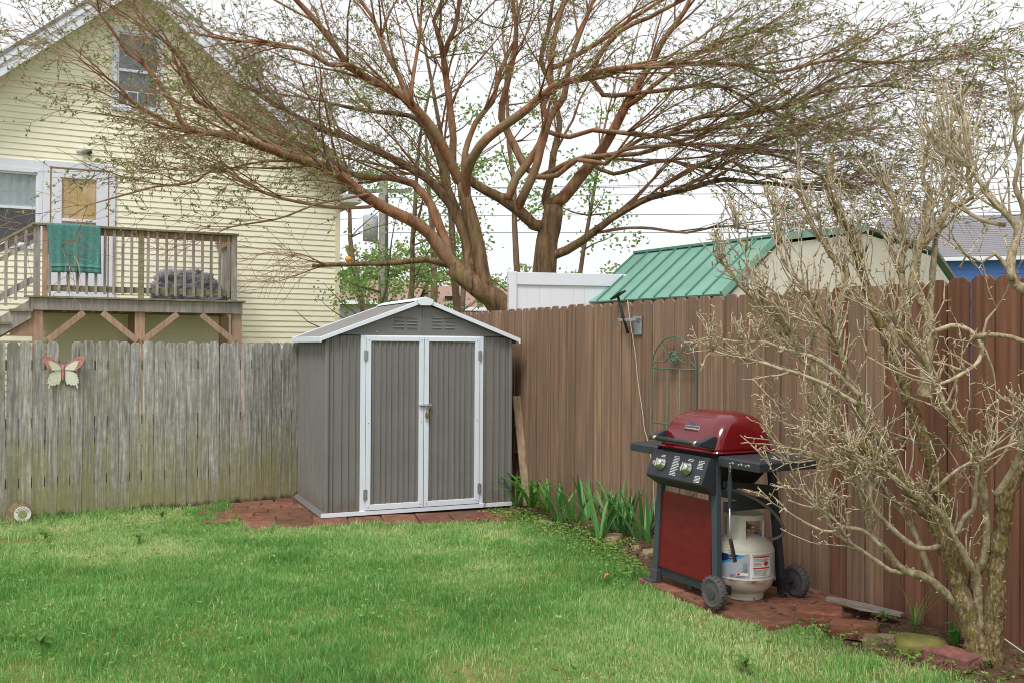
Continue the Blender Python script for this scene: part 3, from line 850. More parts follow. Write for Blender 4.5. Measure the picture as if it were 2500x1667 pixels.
for (a, b) in ((0.19, 1.428), (1.51, 2.798)):
    MB().box((a, 0.02, RT - 0.10), (b, 0.058, RT - 0.004)).build('railing_rail', M['deck_warm'], deck, bevel=0.003)
    MB().box((a, 0.02, DZ + 0.10), (b, 0.058, DZ + 0.19)).build('railing_rail', M['deck_mossy'], deck, bevel=0.003)
MB().box((-0.02, -0.05, RT), (2.91, 0.09, RT + 0.036)).build('handrail', M['deck_mossy'], deck, bevel=0.006)
bal = MB().box((-0.020, -0.017, 0), (0.020, 0.017, 1.0)).mesh('baluster', M['deck_wood'])
xs = [0.215 + k * 0.124 for k in range(10)] + [1.565 + k * 0.1325 for k in range(10)]
for xx in xs:
    o = put(bal, 'baluster', deck, 0.002)
    o.location = (xx, 0.001, DZ + 0.07)
    o.scale = (1, 1, 0.97)
# side railing at the far end
MB().box((2.82, 0.08, RT - 0.10), (2.858, DD, RT - 0.004)).build('railing_rail', M['deck_warm'], deck)
MB().box((2.82, 0.08, DZ + 0.10), (2.858, DD, DZ + 0.19)).build('railing_rail', M['deck_warm'], deck)
MB().box((2.78, 0.09, RT), (2.90, DD, RT + 0.036)).build('handrail', M['deck_mossy'], deck)
for k in range(9):
    o = put(bal, 'baluster', deck); o.location = (2.876, 0.19 + k * 0.13, DZ + 0.07); o.scale = (1, 1, 0.97)
# stairs down to the left
sl_ = 0.66
for y0 in (0.0, 0.92):
    mb = MB(); mb.prism([(-0.02, DZ - 0.02), (-0.02, DZ - 0.30), (-2.6, DZ - 0.30 - 2.58 * sl_), (-2.6, DZ - 0.02 - 2.58 * sl_)], y0, y0 + 0.04, 'y')
    mb.build('stringer', M['deck_wood' if y0 == 0 else 'deck_warm'], deck, bevel=0.004)
for k in range(9):
    MB().box((-0.02 - (k + 1) * 0.285, -0.03, DZ - (k + 1) * 0.188 - 0.02), (-0.02 - k * 0.285 + 0.02, 0.99, DZ - (k + 1) * 0.188 + 0.015)).build('tread', M['deck_mossy'], deck)
MB().box((-0.30, 0.04, DZ - 0.55), (0.0, 0.08, DZ - 0.21)).build('stair_hanger', M['deck_warm'], deck)
for off, hh, ww, nm in ((0.0, 0.036, 0.12, 'handrail'), (-0.10, 0.09, 0.035, 'railing_rail'), (-0.25, 0.05, 0.035, 'railing_rail'), (-0.80, 0.09, 0.035, 'railing_rail')):
    MB().bar((0.0, 0.035, RT + 0.018 + off), (-2.3, 0.035, RT + 0.018 + off - 2.3 * sl_), ww, hh).build(nm, M['deck_mossy' if nm == 'handrail' else 'deck_wood'], deck)
for k in range(16):
    o = put(bal, 'baluster', deck); o.location = (-0.10 - k * 0.125, 0.0, DZ + 0.10 - (0.10 + k * 0.125) * sl_); o.scale = (1, 1, 0.94)
def dkw(x, y, z): return DK_O + Vector((math.cos(HO_A), math.sin(HO_A), 0)) * x + Vector((-math.sin(HO_A), math.cos(HO_A), 0)) * y + Vector((0, 0, z))

# ---- towel on the rail
tw = thing('towel', 'teal bath towel hung over the deck railing', 'towel', dkw(0.53, 0.02, RT + 0.036), HO_A)
def cloth(z_off, lo, hi, mat, name, out):
    mb = MB(); nu, nv = 40, 40
    for j in range(nv + 1):
        s = lo + (hi - lo) * j / nv                       # arc length from the back hem over the rail to the front hem
        for i in range(nu + 1):
            u = i / nu
            w = 0.365 - 0.012 * max(0, s) * 2.0
            xx = -w + 2 * w * u + 0.02 * max(0, s) + (0.03 * max(0, s - 0.3) if u > 0.5 else 0.045 * max(0, s))
            fold = 0.010 * math.sin(u * 17 + 1.3) * min(1, abs(s) * 2.5) + 0.006 * math.sin(u * 41 + s * 5) * min(1, abs(s) * 2)
            if s < -0.06: y, z = 0.080 - fold, s + 0.06
            elif s < 0.08: y, z = 0.08 - (s + 0.06) / 0.14 * 0.165, 0.006
            else: y, z = -0.085 - out + fold - 0.01 * (s - 0.08), -(s - 0.08) + (0.012 * math.sin(u * 3.1) if s > 0.6 else 0)
            mb.v.append((xx, y, z + z_off))
    for j in range(nv):
        for i in range(nu):
            a = j * (nu + 1) + i
            mb.f.append((a, a + 1, a + nu + 2, a + nu + 1))
    o = mb.build(name, M[mat], tw, smooth=True)
    sd = o.modifiers.new('thick', 'SOLIDIFY'); sd.thickness = 0.006; sd.offset = 1
    return o
cloth(0, -0.5, 0.80, 'towel', 'towel_cloth', 0.0)
cloth(0, 0.672, 0.712, 'towel_band', 'towel_stripe', 0.010)

# ---- covered barbecue on the deck
tp = thing('tarp_covered_heap', 'heap under a crumpled grey tarp on the wooden deck', 'tarp', dkw(2.22, 0.62, DZ + 0.027), HO_A)
mb = MB(); nu, nv = 110, 44
for j in range(nv + 1):
    t = j / nv
    for i in range(nu):
        a = 2 * math.pi * i / nu
        pr = (1 - t ** 2.4)
        rx = 0.60 * (abs(math.cos(a)) ** 0.7) * (1 if math.cos(a) > 0 else -1)
        ry = 0.42 * (abs(math.sin(a)) ** 0.7) * (1 if math.sin(a) > 0 else -1)
        hz = 0.52 * math.sin(min(1, t) * math.pi / 2)
        sh = max(0.02, math.cos(t * math.pi / 2) ** 0.55)
        p = Vector((rx * sh, ry * sh, hz * (1 - 0.28 * max(0, math.cos(a)) * sh)))
        n = mnoise.noise(p * 4 + Vector((3, 1, 7))) * 0.07 + (abs(mnoise.noise(p * 7)) ** 0.7) * 0.13 + abs(mnoise.noise(p * 17 + Vector((2, 2, 2)))) * 0.05 - 0.07
        q = p + Vector((p.x, p.y, 0.15)).normalized() * n
        mb.v.append((q.x, q.y, max(0.0, q.z)))
for j in range(nv):
    for i in range(nu): mb.f.append((j * nu + i, j * nu + (i + 1) % nu, (j + 1) * nu + (i + 1) % nu, (j + 1) * nu + i))
mb.f.append(tuple(nv * nu + i for i in range(nu)))
mb.build('tarp', M['tarp'], tp)
for xx in (-0.45, 0.45): MB().box((xx - 0.02, -0.2, 0), (xx + 0.02, 0.2, 0.3)).build('frame_leg', M['fire_black'], tp)

# ---- barbecue grill
gr = thing('gas_grill', 'red and black gas barbecue on wheels by the brown fence', 'grill', GR_O + Vector((0, 0, 0.022)), GR_A)
def rrect(cx, cy, hx, hy, r, z, n=8):
    pts = []
    r = min(r, hx * 0.98, hy * 0.98)
    for qx, qy, a0 in ((1, 1, 0), (-1, 1, 90), (-1, -1, 180), (1, -1, 270)):
        for k in range(n + 1):
            a = R(a0 + 90 * k / n)
            pts.append((cx + qx * (hx - r) + r * math.cos(a), cy + qy * (hy - r) + r * math.sin(a), z))
    return pts
LX0, LX1, LY0, LY1, LZ = 0.085, 0.665, -0.015, 0.43, 0.885
rings = []
prof = [(0.0, 0.0, 0.0, 0.0), (0.02, 0.004, 0.002, 0.002), (0.06, 0.014, 0.006, 0.006), (0.11, 0.034, 0.016, 0.014), (0.15, 0.058, 0.030, 0.026), (0.18, 0.086, 0.05, 0.044), (0.202, 0.118, 0.076, 0.07), (0.216, 0.152, 0.108, 0.105), (0.224, 0.19, 0.15, 0.15), (0.227, 0.21, 0.19, 0.2)]
for (dz, f, b, s) in prof:
    x0, x1, y0, y1 = LX0 + s, LX1 - s, LY0 + f, LY1 - b
    rings.append(rrect((x0 + x1) / 2, (y0 + y1) / 2, (x1 - x0) / 2, (y1 - y0) / 2, 0.05 + dz * 0.15, LZ + 0.012 + dz))
lid = MB().loft(rings).build('lid', M['red_enamel'], gr, smooth=True)
for p in lid.data.polygons:
    if len(p.vertices) > 4: p.use_smooth = False
MB().loft([rrect(0.375, 0.2075, 0.305, 0.238, 0.05, LZ), rrect(0.375, 0.2075, 0.309, 0.242, 0.052, LZ + 0.006), rrect(0.375, 0.2075, 0.305, 0.238, 0.05, LZ + 0.014)]).build('lid_rim', M['red_enamel'], lid, smooth=False)
hd = MB().tube([(0.17, -0.105, 0.945), (0.62, -0.105, 0.945)], 0.0145, 14).build('handle', M['black_plastic'], lid, smooth=True)
for hx in (0.165, 0.57): MB().tube([(hx, -0.105, 0.945), (hx + 0.03, -0.105, 0.945)], 0.0165, 14).build('handle_ferrule', M['bright_steel'], hd, smooth=True)
for hx in (0.128, 0.60):
    MB().prism([(-0.12, 0.932), (-0.09, 0.928), (0.0, 0.912), (0.012, 0.985), (-0.015, 0.99), (-0.085, 0.962), (-0.118, 0.957)], hx, hx + 0.04, 'x').build('handle_bracket', M['black_plastic'], lid, bevel=0.005)
# badge
def plane_m(org, xdir, ydir):
    x_, y_ = Vector(xdir).normalized(), Vector(ydir).normalized()
    return Matrix.Translation(org) @ Matrix((x_, y_, x_.cross(y_))).transposed().to_4x4()
def text(body, size, mat, parent, mtx, ext=0.0008, align='CENTER', name='lettering', sx=1.0):
    cu = bpy.data.curves.new(name, 'FONT'); cu.body = body; cu.size = size; cu.align_x = align; cu.align_y = 'CENTER'; cu.extrude = ext
    cu.materials.append(M[mat])
    o = bpy.data.objects.new(name, cu); COL.objects.link(o); o.parent = parent
    me = bpy.data.meshes.new_from_object(o)
    bpy.data.objects.remove(o)
    o = put(me, name, parent)
    o.matrix_local = mtx @ Matrix.Diagonal((sx, 1, 1, 1))
    return o
bm_ = plane_m((0.385, 0.028, 1.010), (1, 0, 0), (0, 0.32, 0.95))
bd = MB().box((-0.072, -0.022, 0.0), (0.072, 0.022, 0.007), bm_).build('badge', M['bright_steel'], lid, bevel=0.002)
MB().prism([(-0.05, 0.0225), (0.035, 0.0225), (-0.012, 0.046)], 0.0, 0.006, 'z', bm_).build('badge_peak', M['print_dark'], bd)
MB().box((-0.068, 0.006, 0.0072), (0.068, 0.018, 0.0082), bm_).build('badge_band', M['print_dark'], bd)
text('BRINKMANN', 0.024, 'fire_black', bd, bm_ @ Matrix.Translation((0, -0.009, 0.0078)), sx=0.94)
# firebox
MB().loft([rrect(0.375, 0.22, 0.20, 0.13, 0.05, 0.66), rrect(0.375, 0.21, 0.27, 0.19, 0.04, 0.76), rrect(0.375, 0.2075, 0.285, 0.215, 0.04, 0.884)]).build('firebox', M['fire_black'], gr)
# control panel
pnl = [(-0.035, 0.862), (-0.05, 0.866), (-0.115, 0.715), (-0.108, 0.700), (-0.03, 0.648), (-0.02, 0.648), (-0.02, 0.70), (-0.06, 0.73), (-0.02, 0.84)]
cp = MB().prism([(-0.03, 0.862), (-0.055, 0.866), (-0.118, 0.712), (-0.112, 0.700), (-0.02, 0.640), (-0.012, 0.66), (-0.012, 0.85)], 0.10, 0.655, 'x').build('control_panel', M['black_plastic'], gr, bevel=0.006)
pm_ = plane_m((0.0, -0.0885, 0.789), (1, 0, 0), (0, 0.063, 0.154))
for kx in (0.235, 0.495):
    kb = MB().lathe([(0.040, 0.0), (0.040, 0.008), (0.033, 0.012), (0.032, 0.034), (0.026, 0.042), (0.012, 0.046)], 24, pm_ @ Matrix.Translation((kx, -0.005, 0.0))).build('knob', M['bright_steel'], cp, smooth=True)
    MB().box((kx - 0.007, -0.033, 0.03), (kx + 0.007, 0.023, 0.052), pm_).build('knob_grip', M['bright_steel'], kb, bevel=0.004)
MB().lathe([(0.017, 0.0), (0.017, 0.012), (0.012, 0.018)], 18, pm_ @ Matrix.Translation((0.165, -0.004, 0))).build('igniter_button', M['bright_steel'], cp, smooth=True)
pr = MB()
rp = random.Random(2)
def lines(x0, x1, y1, n, dy, h=0.0042):
    for k in range(n):
        xx = x0
        xe_ = x1 - rp.uniform(0, (x1 - x0) * 0.3)
        while xx < xe_:
            w = rp.uniform(0.006, 0.016)
            pr.box((xx, y1 - k * dy - h, 0.0006), (min(xx + w, xe_), y1 - k * dy, 0.0012), pm_)
            xx += w + 0.003
lines(0.335, 0.405, 0.062, 13, 0.0098); lines(0.575, 0.635, 0.058, 6, 0.0092); lines(0.582, 0.635, -0.035, 5, 0.0088); lines(0.205, 0.26, 0.055, 2, 0.009); lines(0.475, 0.53, 0.058, 2, 0.009)
pr.build('printing', M['print_white'], cp)
# legs (front pair are folded sheet, splayed)
def leg(x0, w, x1, y, y1, mat, top=0.86, name='leg', d=0.035):
    mb = MB(); r0 = [(x0, y, 0.0), (x0 + w, y, 0.0), (x0 + w, y + d, 0.0), (x0, y + d, 0.0)]; r1 = [(x1, y1, top), (x1 + w, y1, top), (x1 + w, y1 + d, top), (x1, y1 + d, top)]
    return mb.loft([r0, r1]).build(name, M[mat], gr, bevel=0.004)
l1 = leg(0.0, 0.05, 0.075, 0.0, 0.0, 'slate_paint')
MB().loft([[(-0.012, -0.012, 0.0), (0.062, -0.012, 0.0), (0.062, 0.045, 0.0), (-0.012, 0.045, 0.0)], [(0.0, -0.006, 0.085), (0.066, -0.006, 0.085), (0.066, 0.041, 0.085), (0.0, 0.041, 0.085)]]).box((-0.05, -0.03, -0.004), (0.05, 0.05, 0.016)).build('foot', M['hub'], l1, bevel=0.004)
l2 = leg(0.612, 0.048, 0.595, 0.0, 0.0, 'slate_paint', d=0.04)
leg(0.0, 0.04, 0.075, 0.46, 0.40, 'black_paint'); leg(0.645, 0.045, 0.615, 0.475, 0.40, 'black_paint', d=0.04)
# bottle opener on the front leg
bo = MB().box((0.605, -0.014, 0.79), (0.638, -0.001, 0.815)).prism([(-0.03, 0.832), (-0.006, 0.84), (-0.002, 0.80), (-0.026, 0.785)], 0.600, 0.640, 'x').build('bottle_opener', M['bright_steel'], l2, bevel=0.003)
MB().lathe([(0.016, 0.0), (0.016, 0.006), (0.010, 0.009)], 16, Matrix.Translation((0.622, -0.002, 0.762)) @ Matrix.Rotation(math.pi / 2, 4, 'X')).build('opener_cup', M['zinc'], l2, smooth=True)
MB().prism([(0.052, 0.105), (0.585, 0.105), (0.585, 0.60), (0.066, 0.60)], 0.012, 0.020, 'y').build('front_panel', M['red_panel'], gr, bevel=0.003)
MB().bar((0.668, 0.04, 0.575), (0.668, 0.46, 0.575), 0.012, 0.06).build('side_rail', M['black_paint'], gr)
MB().bar((0.36, 0.03, 0.045), (0.36, 0.47, 0.045), 0.03, 0.03).build('bottom_rail', M['black_paint'], gr)
MB().bar((0.05, 0.03, 0.075), (0.645, 0.03, 0.075), 0.014, 0.05).build('bottom_rail', M['black_paint'], gr)
MB().bar((0.05, 0.45, 0.56), (0.645, 0.45, 0.56), 0.02, 0.05).build('back_rail', M['black_paint'], gr)
MB().bar((0.05, 0.44, 0.68), (0.645, 0.44, 0.62), 0.02, 0.03).build('back_rail', M['black_paint'], gr)
MB().bar((0.668, 0.04, 0.71), (0.668, 0.44, 0.66), 0.012, 0.035).build('side_rail', M['black_paint'], gr)
for ya, yb in ((-0.06, 0.05), (0.46, 0.58)):
    MB().tube([(0.70, ya, 0.093), (0.70, yb, 0.093)], 0.012, 10).bar((0.665, yb if yb < .1 else ya, 0.093), (0.71, yb if yb < .1 else ya, 0.093), 0.03, 0.05).build('axle', M['fire_black'], gr)
MB().box((0.03, 0.482, 0.05), (0.65, 0.497, 0.085)).build('bottom_rail', M['black_paint'], gr)
# side shelves
for (x0, x1, nm) in ((-0.235, 0.08, 'side_shelf'), (0.672, 1.03, 'side_shelf')):
    sh = MB().loft([rrect((x0 + x1) / 2, 0.20, (x1 - x0) / 2, 0.215, 0.012, 0.822), rrect((x0 + x1) / 2, 0.20, (x1 - x0) / 2, 0.215, 0.012, 0.868), rrect((x0 + x1) / 2, 0.20, (x1 - x0) / 2 - 0.008, 0.207, 0.012, 0.878)]).build(nm, M['black_paint'], gr)
    if x0 > 0:
        for hx in (0.81, 0.885, 0.945):
            MB().tube([(hx, -0.012, 0.848), (hx, -0.032, 0.848), (hx, -0.036, 0.852)], 0.0055, 8).lathe([(0.011, 0.0), (0.011, 0.004), (0.006, 0.006)], 12, Matrix.Translation((hx, -0.013, 0.848)) @ Matrix.Rotation(math.pi / 2, 4, 'X')).build('tool_hook', M['bright_steel'], sh)
# wheels: axle runs front to back
for wy, yy in ((-0.055, -0.055), (0.575, 0.575)):
    wm = Matrix.Translation((0.70, yy, 0.093)) @ Matrix.Rotation(math.pi / 2, 4, 'X')
    ty = MB().lathe([(0.060, -0.020), (0.080, -0.026), (0.092, -0.018), (0.0955, 0.0), (0.092, 0.018), (0.080, 0.026), (0.060, 0.020)], 40, wm)
    for k in range(40):
        a = 2 * math.pi * k / 40
        ty.box((-0.0028, 0.090, -0.021 if k % 2 else 0.002), (0.0028, 0.0975, -0.002 if k % 2 else 0.021), wm @ Matrix.Rotation(a, 4, 'Z'))
    whl = MB().lathe([(0.02, -0.024), (0.058, -0.018), (0.062, -0.022), (0.062, 0.022), (0.058, 0.018), (0.036, 0.020), (0.034, 0.028), (0.012, 0.029)], 28, wm).build('wheel', M['hub'], gr, smooth=False)
    ty.build('tyre', M['rubber'], whl)
# gas hose
hz = smooth_path([(0.55, 0.10, 0.69), (0.62, 0.16, 0.66), (0.69, 0.25, 0.615), (0.715, 0.36, 0.54), (0.72, 0.44, 0.45), (0.71, 0.46, 0.39), (0.665, 0.42, 0.352), (0.64, 0.40, 0.35)], 0.02)
hose = MB().tube(hz, 0.0095, 10).build('gas_hose', M['hose'], gr, smooth=True)
MB().tube([(0.53, 0.09, 0.692), (0.57, 0.115, 0.685)], 0.013, 10).build('hose_fitting', M['brass'], hose, smooth=True)
MB().lathe([(0.012, -0.045), (0.014, -0.03), (0.036, -0.012), (0.042, 0.0), (0.036, 0.012), (0.02, 0.02), (0.016, 0.04), (0.02, 0.05)], 20, Matrix.Translation((0.60, 0.365, 0.358)) @ Matrix.Rotation(R(90), 4, 'Y') @ Matrix.Rotation(R(50), 4, 'X')).build('regulator', M['zinc'], hose, smooth=True)

# ---- propane tank (sits on the paver beside the bottom shelf)
gm = Matrix.Translation(GR_O) @ Matrix.Rotation(GR_A, 4, 'Z')
tk = thing('propane_tank', 'cream propane cylinder with blue and grey label under the grill shelf', 'gas cylinder', gm @ Vector((0.562, 0.285, 0.0)) + Vector((0, 0, 0.026)), R(0))
tk.scale = (1.13, 1.13, 1.13)
RB = 0.158
MB().lathe([(0.02, 0.022), (0.08, 0.026), (0.12, 0.042), (0.145, 0.068), (0.156, 0.10), (RB, 0.115), (RB, 0.262), (0.153, 0.278), (0.135, 0.302), (0.10, 0.324), (0.05, 0.336), (0.01, 0.338)], 48).build('body', M['tank'], tk, smooth=True)
ft = MB(); ft.lathe([(0.095, 0.0), (0.103, 0.0), (0.106, 0.04), (0.10, 0.042), (0.097, 0.038)], 36, closed=True); ft.build('foot_ring', M['tank'], tk, smooth=False)
# collar: half ring with a grip bar
cl = MB()
for (a0, a1, z0, z1) in ((195, 262, 0.30, 0.445), (120, 195, 0.415, 0.445), (60, 120, 0.418, 0.445), (125, 165, 0.30, 0.43), (262, 342, 0.418, 0.445), (-18, 60, 0.418, 0.445)):
    n = max(3, int((a1 - a0) / 8)); rg = []
    for k in range(n + 1):
        a = R(a0 + (a1 - a0) * k / n); c_, s_ = math.cos(a), math.sin(a)
        rg.append([(0.098 * c_, 0.098 * s_, z0), (0.105 * c_, 0.105 * s_, z0), (0.105 * c_, 0.105 * s_, z1), (0.098 * c_, 0.098 * s_, z1)])
    cl.loft(rg)
cl.build('collar', M['tank'], tk, bevel=0.002)
for a in (-20, 25): 
    c_, s_ = math.cos(R(a)), math.sin(R(a)); MB().box((0.0965, -0.012, 0.30), (0.1035, 0.012, 0.42), Matrix.Rotation(R(a), 4, 'Z')).build('collar_strut', M['tank'], tk)
MB().lathe([(0.016, 0.33), (0.016, 0.37), (0.022, 0.372), (0.022, 0.395), (0.012, 0.40)], 14).tube([(0, 0, 0.375), (0.03, -0.03, 0.375), (0.05, -0.045, 0.375)], 0.013, 10).build('valve', M['brass'], tk, smooth=True)
def patch(a0, a1, z0, z1, off, mat, name, par, fn=None):
    mb = MB(); n = max(2, int(abs(a1 - a0) / 4)); r = RB + off
    for k in range(n + 1):
        t = k / n; a = R(a0 + (a1 - a0) * t)
        za, zb = (z0, z1) if fn is None else fn(t)
        mb.v.extend([(r * math.cos(a), r * math.sin(a), za), (r * math.cos(a), r * math.sin(a), zb)])
    for k in range(n): mb.f.append((2 * k, 2 * k + 2, 2 * k + 3, 2 * k + 1))
    return mb.build(name, M[mat], par, smooth=True)
lb = patch(-205, -10, 0.118, 0.262, 0.0010, 'label_grey', 'label', tk)
patch(-205, -10, 0.254, 0.262, 0.0016, 'label_white', 'label_border', lb); patch(-205, -10, 0.118, 0.126, 0.0016, 'label_white', 'label_border', lb)
patch(-93, -89, 0.126, 0.254, 0.0016, 'label_white', 'label_border', lb)
patch(-89, -48, 0.135, 0.246, 0.0014, 'label_white', 'warning_box', lb); patch(-45, -18, 0.135, 0.246, 0.0014, 'label_white', 'warning_box', lb)
patch(-87, -50, 0.236, 0.245, 0.0020, 'print_red', 'red_bar', lb); patch(-87, -50, 0.178, 0.186, 0.0020, 'print_red', 'red_bar', lb)
patch(-66, -52, 0, 0, 0.0022, 'print_red', 'hazard_diamond', lb, fn=lambda t: (0.204 - 0.017 * (1 - abs(2 * t - 1)), 0.204 + 0.017 * (1 - abs(2 * t - 1))))
patch(-118, -96, 0.142, 0.156, 0.0018, 'label_white', 'logo_box', lb); patch(-117, -111, 0.144, 0.154, 0.0022, 'print_red', 'logo_mark', lb)
patch(-192, -97, 0, 0, 0.0017, 'label_white', 'swoosh', lb, fn=lambda t: (0.158 + 0.10 * max(0, t) ** 1.6, 0.254))
patch(-192, -101, 0, 0, 0.0021, 'print_sky', 'swoosh', lb, fn=lambda t: (0.166 + 0.082 * t ** 1.6, 0.250))
patch(-192, -114, 0, 0, 0.0025, 'print_navy', 'swoosh', lb, fn=lambda t: (0.180 + 0.062 * t ** 1.5, 0.250))
pt = MB()
def fine(a0, a1, zt, n, dz, mat=None):
    for k in range(n):
        e = a1 - rp.uniform(0, (a1 - a0) * 0.25); z0 = zt - k * dz; m = 4
        b = len(pt.v)
        for q in range(m + 1):
            a = R(a0 + (e - a0) * q / m); pt.v.extend([((RB + .0019) * math.cos(a), (RB + .0019) * math.sin(a), z0), ((RB + .0019) * math.cos(a), (RB + .0019) * math.sin(a), z0 + 0.0018)])
        for q in range(m): pt.f.append((b + 2 * q, b + 2 * q + 2, b + 2 * q + 3, b + 2 * q + 1))
fine(-86, -50, 0.229, 4, 0.0045); fine(-86, -68, 0.208, 4, 0.0048); fine(-86, -50, 0.171, 7, 0.0048); fine(-44, -19, 0.241, 21, 0.005); fine(-106, -95, 0.205, 9, 0.0055); fine(-130, -97, 0.143, 3, 0.0055)
pt.build('fine_print', M['print_dark'], lb)
text('ro', 0.034, 'print_white', lb, plane_m((-0.1545, -0.0405, 0.192), (0.25, -0.968, 0), (0, 0, 1)) @ Matrix.Translation((-0.012, 0, 0.0045)), ext=0.0006)

# ---- grill brush hanging from the tool hook
hb = gm @ Vector((0.81, -0.034, 0.865))
gbz = thing('grill_brush', 'long black grill brush hanging from the shelf hook', 'brush', hb, GR_A + R(25))
MB().tube([(0, 0, 0.0), (0.006, 0, -0.02), (0.004, 0, -0.045), (-0.004, 0, -0.045), (-0.006, 0, -0.02), (0, 0, 0)], 0.002, 6).build('hanging_loop', M['bright_steel'], gbz)
MB().loft([[(-w, -0.006, z), (w, -0.006, z), (w, 0.006, z), (-w, 0.006, z)] for w, z in ((0.006, -0.04), (0.013, -0.09), (0.014, -0.15), (0.010, -0.21), (0.008, -0.25))]).build('handle', M['black_plastic'], gbz, bevel=0.003)
MB().tube([(0, 0, -0.24), (0.002, 0, -0.38), (0.012, 0.0, -0.46)], [0.006, 0.005, 0.006], 8).build('shaft', M['zinc'], gbz, smooth=True)
MB().bar((0.004, 0, -0.42), (0.035, 0, -0.55), 0.03, 0.010, up=(1, 0, 0)).build('brush_head', M['black_plastic'], gbz)
br_ = MB()
for k in range(13):
    for j in (-0.010, 0.0, 0.010):
        p = Vector((0.002 + k * 0.0023, j, -0.43 - k * 0.0092)); br_.tube([p, p + Vector((-0.026, rp.uniform(-.003, .003), -0.008 + rp.uniform(-.003, .003)))], 0.0016, 4)
br_.build('bristles', M['brass'], gbz)
# ---- pavers under the grill
gp = thing('grill_pavers', 'worn red pavers under the gas barbecue', 'paving', GR_O, GR_A)
tag(gp, kind='structure')
pg = MB().box((-0.194, -0.194, -0.05), (0.194, 0.194, 0.0)).mesh('paver', M['paver'])
for j in range(3):
    for k in range(3):
        o = put(pg, 'paver', gp, 0.008)
        xx, yy = 0.10 + k * 0.402 + (0.03 if j == 1 else 0), 0.15 + j * 0.402
        o.location = (xx, yy, 0.022 + rng.uniform(-.003, .001))
        o.rotation_euler = (rng.uniform(-.01, .01), rng.uniform(-.01, .01), rng.uniform(-.03, .03))

# ---- stones and bricks that edge the bed
def rough_stone(name, label, cat, mat, p, size, rz, seed, group=None, box=True, sub=3):
    mb = MB(); n = 10; rg = []
    rs = Vector((seed * 3.1, seed * 1.7, seed))
    lev = ((0.0, 0.92), (0.25, 1.0), (0.75, 0.98), (0.95, 0.86), (1.0, 0.60)) if not box else ((0.0, 0.98), (0.15, 1.0), (0.5, 0.99), (0.86, 0.98), (1.0, 0.90))
    for t, k in lev:
        q = rrect(0, 0, size[0] / 2 * k, size[1] / 2 * k, (0.02 if box else min(size[:2]) * 0.35), size[2] * t, 3)
        rg.append([Vector(v) + Vector((mnoise.noise(Vector(v) * 14 + rs), mnoise.noise(Vector(v) * 14 + rs * 2), mnoise.noise(Vector(v) * 10 + rs * 3) * (0.6 if t > .2 else 0))) * (0.013 if box else 0.022) for v in q])
    mb.loft(rg)
    o = mb.build(name, mat, smooth=not box)
    o.location = p; o.rotation_euler = (rng.uniform(-.06, .06), rng.uniform(-.06, .06), rz)
    return tag(o, label, cat, group)
E_ = 'stones and bricks edging the bed'
def gz(px, py, z=0.0):
    p = gnd(px, py); p.z = z; return p
rough_stone('garden_brick', 'tilted orange brick at the edge of the grill pavers', 'brick', M['brick_red'], gz(2000, 1526, 0.005), (0.26, 0.18, 0.09), R(-20), 1, E_)
rough_stone('garden_brick', 'red brick between the orange brick and the weathered plank', 'brick', M['brick_red'], gz(2088, 1556, 0.004), (0.25, 0.12, 0.08), R(-32), 2, E_)
rough_stone('garden_brick', 'half buried brown brick beside the mossy stone', 'brick', M['stone'], gz(2162, 1578, -0.015), (0.22, 0.11, 0.07), R(-25), 3, E_)
rough_stone('mossy_stone', 'flat green mossy stone between bricks of the bed edge', 'stone', M['stone_moss'], gz(2248, 1598, -0.01), (0.25, 0.16, 0.10), R(-25), 4, E_, box=False)
rough_stone('garden_brick', 'cracked pinkish brick at the foot of the bare shrub', 'brick', M['brick_pink'], gz(2325, 1624, 0.0), (0.25, 0.14, 0.075), R(-58), 5, E_)
for k, (px, py, sx, lab, mt) in enumerate(((1334, 1282, 0.16, 'flat grey-brown stone beside the daylilies', 'stone'), (1340, 1296, .10, 'small tan stone near the leaning iris', 'stone'), (1412, 1302, .07, 'small orange brick chip among the iris leaves', 'brick_red'), (1490, 1308, 0.09, 'red brick chip behind the iris clump', 'brick_red'), (1500, 1325, 0.20, 'smooth tan stone at the foot of the iris', 'stone'), (1552, 1345, 0.15, 'tan stone next to the grill foot', 'stone'), (1585, 1360, 0.17, 'larger tan stone behind the grill leg', 'stone'))):
    rough_stone('edging_stone', lab, 'stone', M[mt], gz(px, py, -0.015), (sx, sx * 0.62, sx * 0.4), R(-30 + 23 * k), 10 + k, E_, box=False)
pk = MB(); ring = []
for t in range(13):
    u = t / 12; w = 0.055 * math.sin(math.pi * min(1, 0.06 + u * 0.88)) ** 0.5 + 0.012
    ring.append([(u * 0.42 - 0.21, -w, 0.004 * math.sin(u * 9)), (u * 0.42 - 0.21, w, 0.003 * math.cos(u * 7)), (u * 0.42 - 0.21, w, 0.022), (u * 0.42 - 0.21, -w, 0.024 + 0.004 * math.sin(u * 5))])
pk.loft(ring)
pl = pk.build('weathered_plank', M['old_plank'])
pl.location = gz(2110, 1506, 0.05); pl.rotation_euler = (R(-8), R(3), R(-38)); tag(pl, 'split grey piece of wood lying on the bed soil', 'plank')

